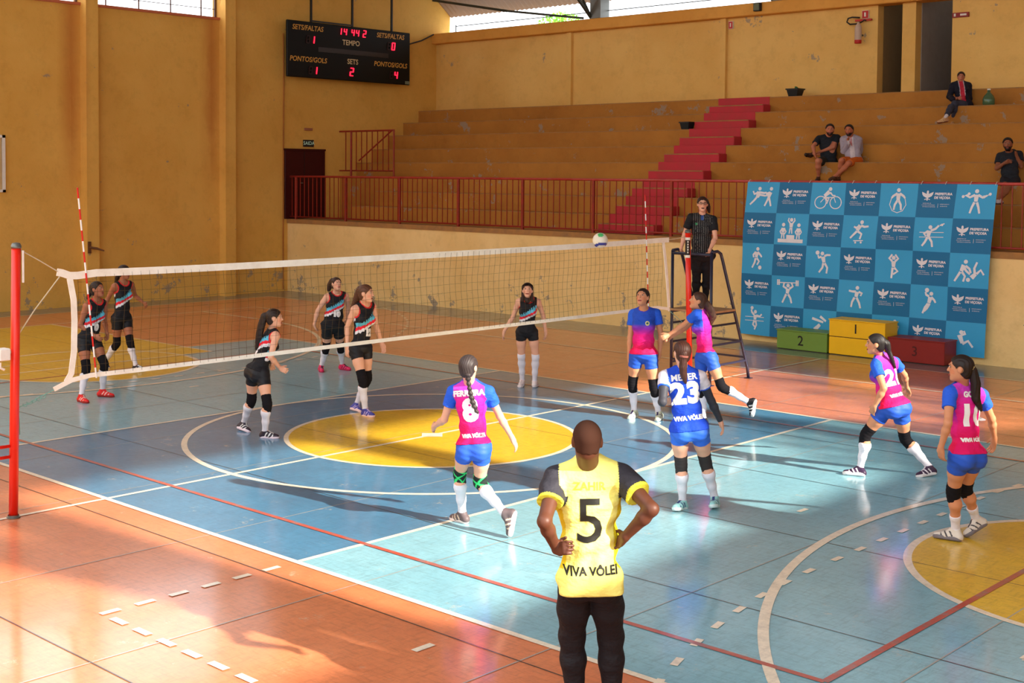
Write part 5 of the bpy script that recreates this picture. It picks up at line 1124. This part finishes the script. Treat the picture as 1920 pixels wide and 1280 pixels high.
            V, F = solid(groups, h, off, ct, noise=lambda P: -fold*np.sin(P[:, 2]*46+P[:, 0]*25+np.sin(P[:, 1]*30)*1.5))
            s.part('trousers', V, F, M_cloth, C_(*sp['shcol']))
    def kneepad(s, q):
        sp, J, k = s.sp, s.J, s.s; h_, n, a = J['hip_'+q], J['kn_'+q], J['an_'+q]; fwd = nrm((n-(h_+a)/2)+s.f2*.03)
        lo, hi = sp.get('kneespan', (.29, .29)); bl = (.5+.5*s.b)
        g = [cone(n+(h_-n)*hi, n, .060*k*bl, .054*k), cone(n, n+(a-n)*lo, .053*k, .052*k*bl), cone(n+(h_-n)*.12+fwd*.022*k, n+(a-n)*.13+fwd*.020*k, .040*k, .038*k)]
        d1, d2 = nrm(h_-n), nrm(a-n); l1, l2 = np.linalg.norm(h_-n)*hi, np.linalg.norm(a-n)*lo
        def cl(P): up = ((P-n)@d1)-l1; dn = ((P-n)@d2)-l2; return np.maximum(up, dn)
        V, F = solid([(g, .02)], min(s.h, .007), .005, [cl], noise=lambda P: -.0012*np.sin(((P-n)@d1)*170))
        base = C_(*sp['knee'])
        def kc(V):
            col = np.tile(base, (len(V), 1))
            if sp.get('kneestripe'):
                t = (V-n)@nrm(d1-d2); a_ = np.arctan2((V-n)@s.r2, (V-n)@s.f2); m = (np.abs(np.sin(t*30+a_*1.5)) > .94) | (np.abs(np.sin(t*30-a_*1.5)) > .955) | (t < -.105) | (t > .11); col[m] = C_(60, 214, 120)
            return col
        o = s.part('knee_pad', V, F, M_knit, kc)
    def sock(s, q):
        sp, J, k = s.sp, s.J, s.s; n, a = J['kn_'+q], J['an_'+q]; top = sp.get('socktop', .22); d = nrm(a-n); L = np.linalg.norm(a-n); g = s.leg(q)[1 if top < 0 else 2:]
        ft, _ = s.foot(q)
        V, F = solid([(g, .03), (ft[:1], .01)], min(s.h, .007), .0045, [lambda P: (top*L-(P-n)@d)], noise=lambda P: -.0008*np.sin(((P-n)@d)*260))
        s.part('sock', V, F, M_knit, C_(*sp['sock']))
    def shoe(s, q):
        sp, k = s.sp, s.s; ft, (e, d, n, L) = s.foot(q, .0075*k); sd_ = np.cross(d, n); h = min(s.h, .006)
        low = e-n*.012; topz = .055*k if sp.get('lowshoe', True) else .09
        a = s.J['an_'+q]; hh = (a-e)@n
        V, F = solid([(ft, .018)], h, 0, [lambda P: -((P-low)@n), lambda P: np.maximum(((P-e)@n)-(hh+.008), -1)])
        A_, B2 = C_(*sp['shoe'][0]), C_(*sp['shoe'][1])
        def sc(V):
            x = (V-e)@d/L; z = (V-e)@n; y = (V-e)@sd_; col = np.tile(A_, (len(V), 1))
            col[(np.abs(np.sin(x*16-z*40)) > .86) & (x > .30) & (x < .75) & (z < .052)] = B2
            lace = (x > .42) & (x < .75) & (np.abs(y) < .014) & (z > .035); col[lace] = B2*.9; return col
        o = s.part('shoe', V, F, M_shoe, sc)
        A = np.array([d, sd_, n]); g = [cone(e+d*.034, e+d*L*.5, .036*k, .034*k), cone(e+d*L*.5, e+d*(L-.045), .034*k, .043*k), cone(e+d*(L-.045), e+d*(L-.022), .043*k, .032*k)]
        V, F = solid([(g, .01)], .005, .003, [lambda P: np.abs((P-e)@n+.010)-.0165])
        s.part('sole', V, F, M_shoe, C_(*sp['shoe'][2]), o)
W_SOCK = (226, 222, 232); BK = (26, 24, 28)
TAN, PALE, BROWN = (206, 140, 104), (226, 168, 140), (168, 102, 72)
TXT = dict(bold=.004); NUM = dict(bold=.012)
def blackkit(**k):
    d = dict(kit='black', shcol=(22, 22, 28), short=.42, hem=.03, knee=BK, sock=W_SOCK, hair=(38, 20, 14), skin=TAN, loose=.008); d.update(k); return d
def pinkkit(**k):
    d = dict(kit='pink', shcol=(38, 84, 190), short=.40, hem=.02, knee=BK, sock=W_SOCK, hair=(34, 18, 14), skin=TAN, loose=.009, sleeve=.50); d.update(k); return d
Person('red', blackkit(label='player in black sleeveless kit and bright red shoes beside the near antenna', skin=BROWN, b=1.08, shoe=((222, 28, 30), (240, 190, 180), (150, 30, 26)), curl=dict(R=.7, L=.6), print=[('0', .13, .36, .0, 'F', 'w', NUM)]))
Person('behind', blackkit(label='player in black kit striding behind the one with red shoes', skin=BROWN, shoe=((44, 40, 60), (220, 220, 220), (226, 224, 226)), curl=dict(L=.6)))
Person('pony', blackkit(label='player in black kit with long dark ponytail seen side-on before the yellow circle', b=1.02, skin=PALE, shoe=((44, 34, 48), (226, 226, 226), (232, 214, 224)), curl=dict(R=1.15), h=.0075, print=[('7', .14, .34, -.02, 'B', 'w', NUM)]))
Person('ten', blackkit(label='sturdy player number 10 in black kit with pink shoes standing behind number 12', b=1.28, skin=PALE, hair=(62, 36, 26), short=.5, shoe=((220, 40, 96), (60, 30, 60), (190, 40, 80)), print=[('10', .13, .40, -.01, 'F', 'w', NUM)]))
Person('twelve', blackkit(label='tall player number 12 in black kit with violet shoes at the yellow circle', skin=PALE, hair=(92, 54, 34), b=.95, short=.34, shoe=((62, 62, 150), (190, 170, 220), (236, 200, 196)), h=.0075, print=[('12', .12, .37, -.03, 'F', 'w', NUM)]))
Person('centre', blackkit(label='thin player in black kit with dark headband and white knee-high socks facing the camera', skin=PALE, hair=(50, 24, 18), b=.92, short=.32, knee=None, socktop=-.12, headband=(26, 14, 16), hairstyle='loose', shoe=((226, 214, 214), (206, 190, 190), (236, 226, 226))))
Person('facing', pinkkit(label='player in blue to pink jersey facing the camera beneath the net end', crest=True, b=1.08, shoe=((206, 214, 190), (54, 40, 90), (214, 220, 206)), curl=dict(L=.5)))
Person('passer', pinkkit(label='player leaning back on one leg with joined forearms reaching out to pass', b=.95, hair=(74, 44, 32), shoe=((30, 28, 34), (226, 226, 226), (222, 224, 222)), curl=dict(R=.8, L=.9), hem=.12, fold=.004))
Person('n23', dict(kit='libero', label='libero number 23 in blue shirt with grey arm sleeves seen from behind', skin=PALE, hair=(70, 36, 26), b=1.12, shcol=(52, 108, 222), short=.36, hem=-.03, knee=(62, 56, 56), sock=W_SOCK, armsleeve=(58, 58, 66), sleeve=.46, loose=.010, tie=(150, 90, 80),
    shoe=((150, 206, 206), (40, 60, 120), (206, 226, 226)), print=[('23', .27, .60, 0, 'B', 'w', dict(bold=.016, spacing=1.12)), ('MEYER', .085, .88, 0, 'B', 'w', dict(bold=.003)), ('VIVA VÔLEI', .056, .19, 0, 'B', 'w', dict(bold=.004))], h=.007))
Person('n8', pinkkit(label='player number 8 with thin braid and green banded knee pads running away', skin=PALE, b=.96, braid=True, hair=(56, 46, 46), knee=(40, 48, 46), kneestripe=True, kneespan=(.30, .24), shcol=(44, 90, 200),
    shoe=((96, 82, 84), (222, 196, 170), (226, 206, 200)), print=[('8', .27, .58, .01, 'B', 'w', dict(bold=.016)), ('FERREIRA', .07, .86, .0, 'B', 'w', dict(bold=.004)), ('VIVA VÔLEI', .042, .19, .02, 'B', 'w', dict(bold=.004))], h=.007, short=.38, hem=.06))
Person('n21', pinkkit(label='heavier player number 21 crouching with a hand on her thigh', b=1.22, short=.42, hair=(24, 18, 20), shoe=((52, 30, 60), (226, 220, 226), (226, 220, 220)), print=[('21', .24, .56, .0, 'B', 'w', NUM), ('VIVA VÔLEI', .042, .22, .0, 'B', 'w', dict(bold=.004))], h=.007))
Person('n10', pinkkit(label='player number 10 with long high ponytail at the right edge of the yellow circle', b=1.0, sock=W_SOCK, socktop=.60, short=.38, kneespan=(.24, .22), tie=(226, 206, 140), shoe=((206, 196, 184), (60, 56, 60), (110, 104, 110)), skin=(206, 138, 100),
    print=[('10', .25, .56, .0, 'B', 'w', NUM), ('GOTA', .065, .87, .0, 'B', 'w', dict(bold=.004)), ('VIVA VÔLEI', .042, .22, .0, 'B', 'w', dict(bold=.004))], h=.007))
PEOPLE['coach']['f'] = PEOPLE['coach']['f']
Person('coach', dict(kit='coach', male=True, label='coach in yellow number 5 shirt and black trousers standing hands on hips', skin=(92, 52, 36), hair=(66, 40, 30), hairstyle='buzz', b=1.0, shcol=(28, 24, 28), short=2, pend=.97, hem=-.12, sleeve=.56, loose=.018, shoff=.006, fold=.006, band='L',
    shoe=((30, 30, 34), (200, 200, 200), (220, 220, 220)), sock=(30, 30, 34), socktop=.8, print=[('5', .34, .52, 0, 'B', 'b', dict(bold=.002)), ('ZAHIR', .06, .84, 0, 'B', 'c', dict(bold=.001)), ('VIVA VÔLEI', .058, .10, .0, 'B', 'b', dict(bold=.002))], h=.0065, curl=dict(R=.9, L=.9), lip=(90, 40, 40)))
Person('ref', dict(kit='polo', label='umpire in black pinstriped polo and glasses standing on the umpire stand', skin=PALE, hair=(48, 22, 18), b=1.25, shcol=(20, 20, 26), short=2, pend=.99, hem=-.10, sleeve=.62, loose=.010, shoff=.009, pfit=.88, glasses=True, hairstyle='tied', h=.009, lip=(60, 20, 20),
    shoe=((24, 24, 28), (40, 40, 44), (40, 40, 44)), sock=(20, 20, 24), socktop=.8, curl=dict(R=1.0, L=1.0)))
Person('blacktee', dict(kit='tee', topcol=(28, 34, 42), chestmark=True, male=True, beard=True, label='bearded spectator in black t-shirt sitting with one ankle on his knee', skin=(196, 122, 92), hair=(36, 22, 18), hairstyle='short', b=1.08, shcol=(40, 40, 34), short=.80, shoff=.014, hem=-.05, sleeve=.6, loose=.012, h=.011, shoe=((52, 38, 34), (100, 60, 50), (40, 30, 28)), shmat=M_cloth))
Person('cardigan', dict(kit='cardigan', male=True, beard=True, label='spectator in pale grey cardigan and orange shorts with hand at his chin', skin=(190, 112, 80), hair=(34, 20, 16), hairstyle='short', b=1.02, shcol=(205, 98, 24), short=.85, shoff=.016, hem=-.08, sleeve=2, loose=.016, h=.011, shoe=((80, 50, 40), (120, 80, 60), (50, 36, 30)), shmat=M_cloth, curl=dict(R=1.2)))
Person('jacket', dict(kit='jacket', label='woman in navy hooded jacket over red top sitting alone on the top steps', skin=(190, 120, 92), hair=(44, 24, 18), b=1.1, shcol=(56, 58, 74), short=2, pend=.80, hem=-.10, sleeve=2, loose=.020, shoff=.013, pfit=.86, h=.011, sock=(220, 214, 220), socktop=.7, shoe=((196, 150, 110), (214, 180, 120), (120, 60, 40)), curl=dict(R=.9, L=.9)))
Person('righttee', dict(kit='tee', topcol=(32, 36, 44), male=True, beard=True, label='curly haired man in dark t-shirt at the right edge raising his hand by his face', skin=(150, 92, 66), hair=(26, 18, 16), hairstyle='short', b=1.02, shcol=(34, 36, 46), short=.75, shoff=.012, hem=-.05, sleeve=.6, loose=.012, h=.011, shoe=((196, 180, 180), (60, 50, 50), (60, 50, 60)), shmat=M_cloth, curl=dict(R=1.0, L=1.0)))
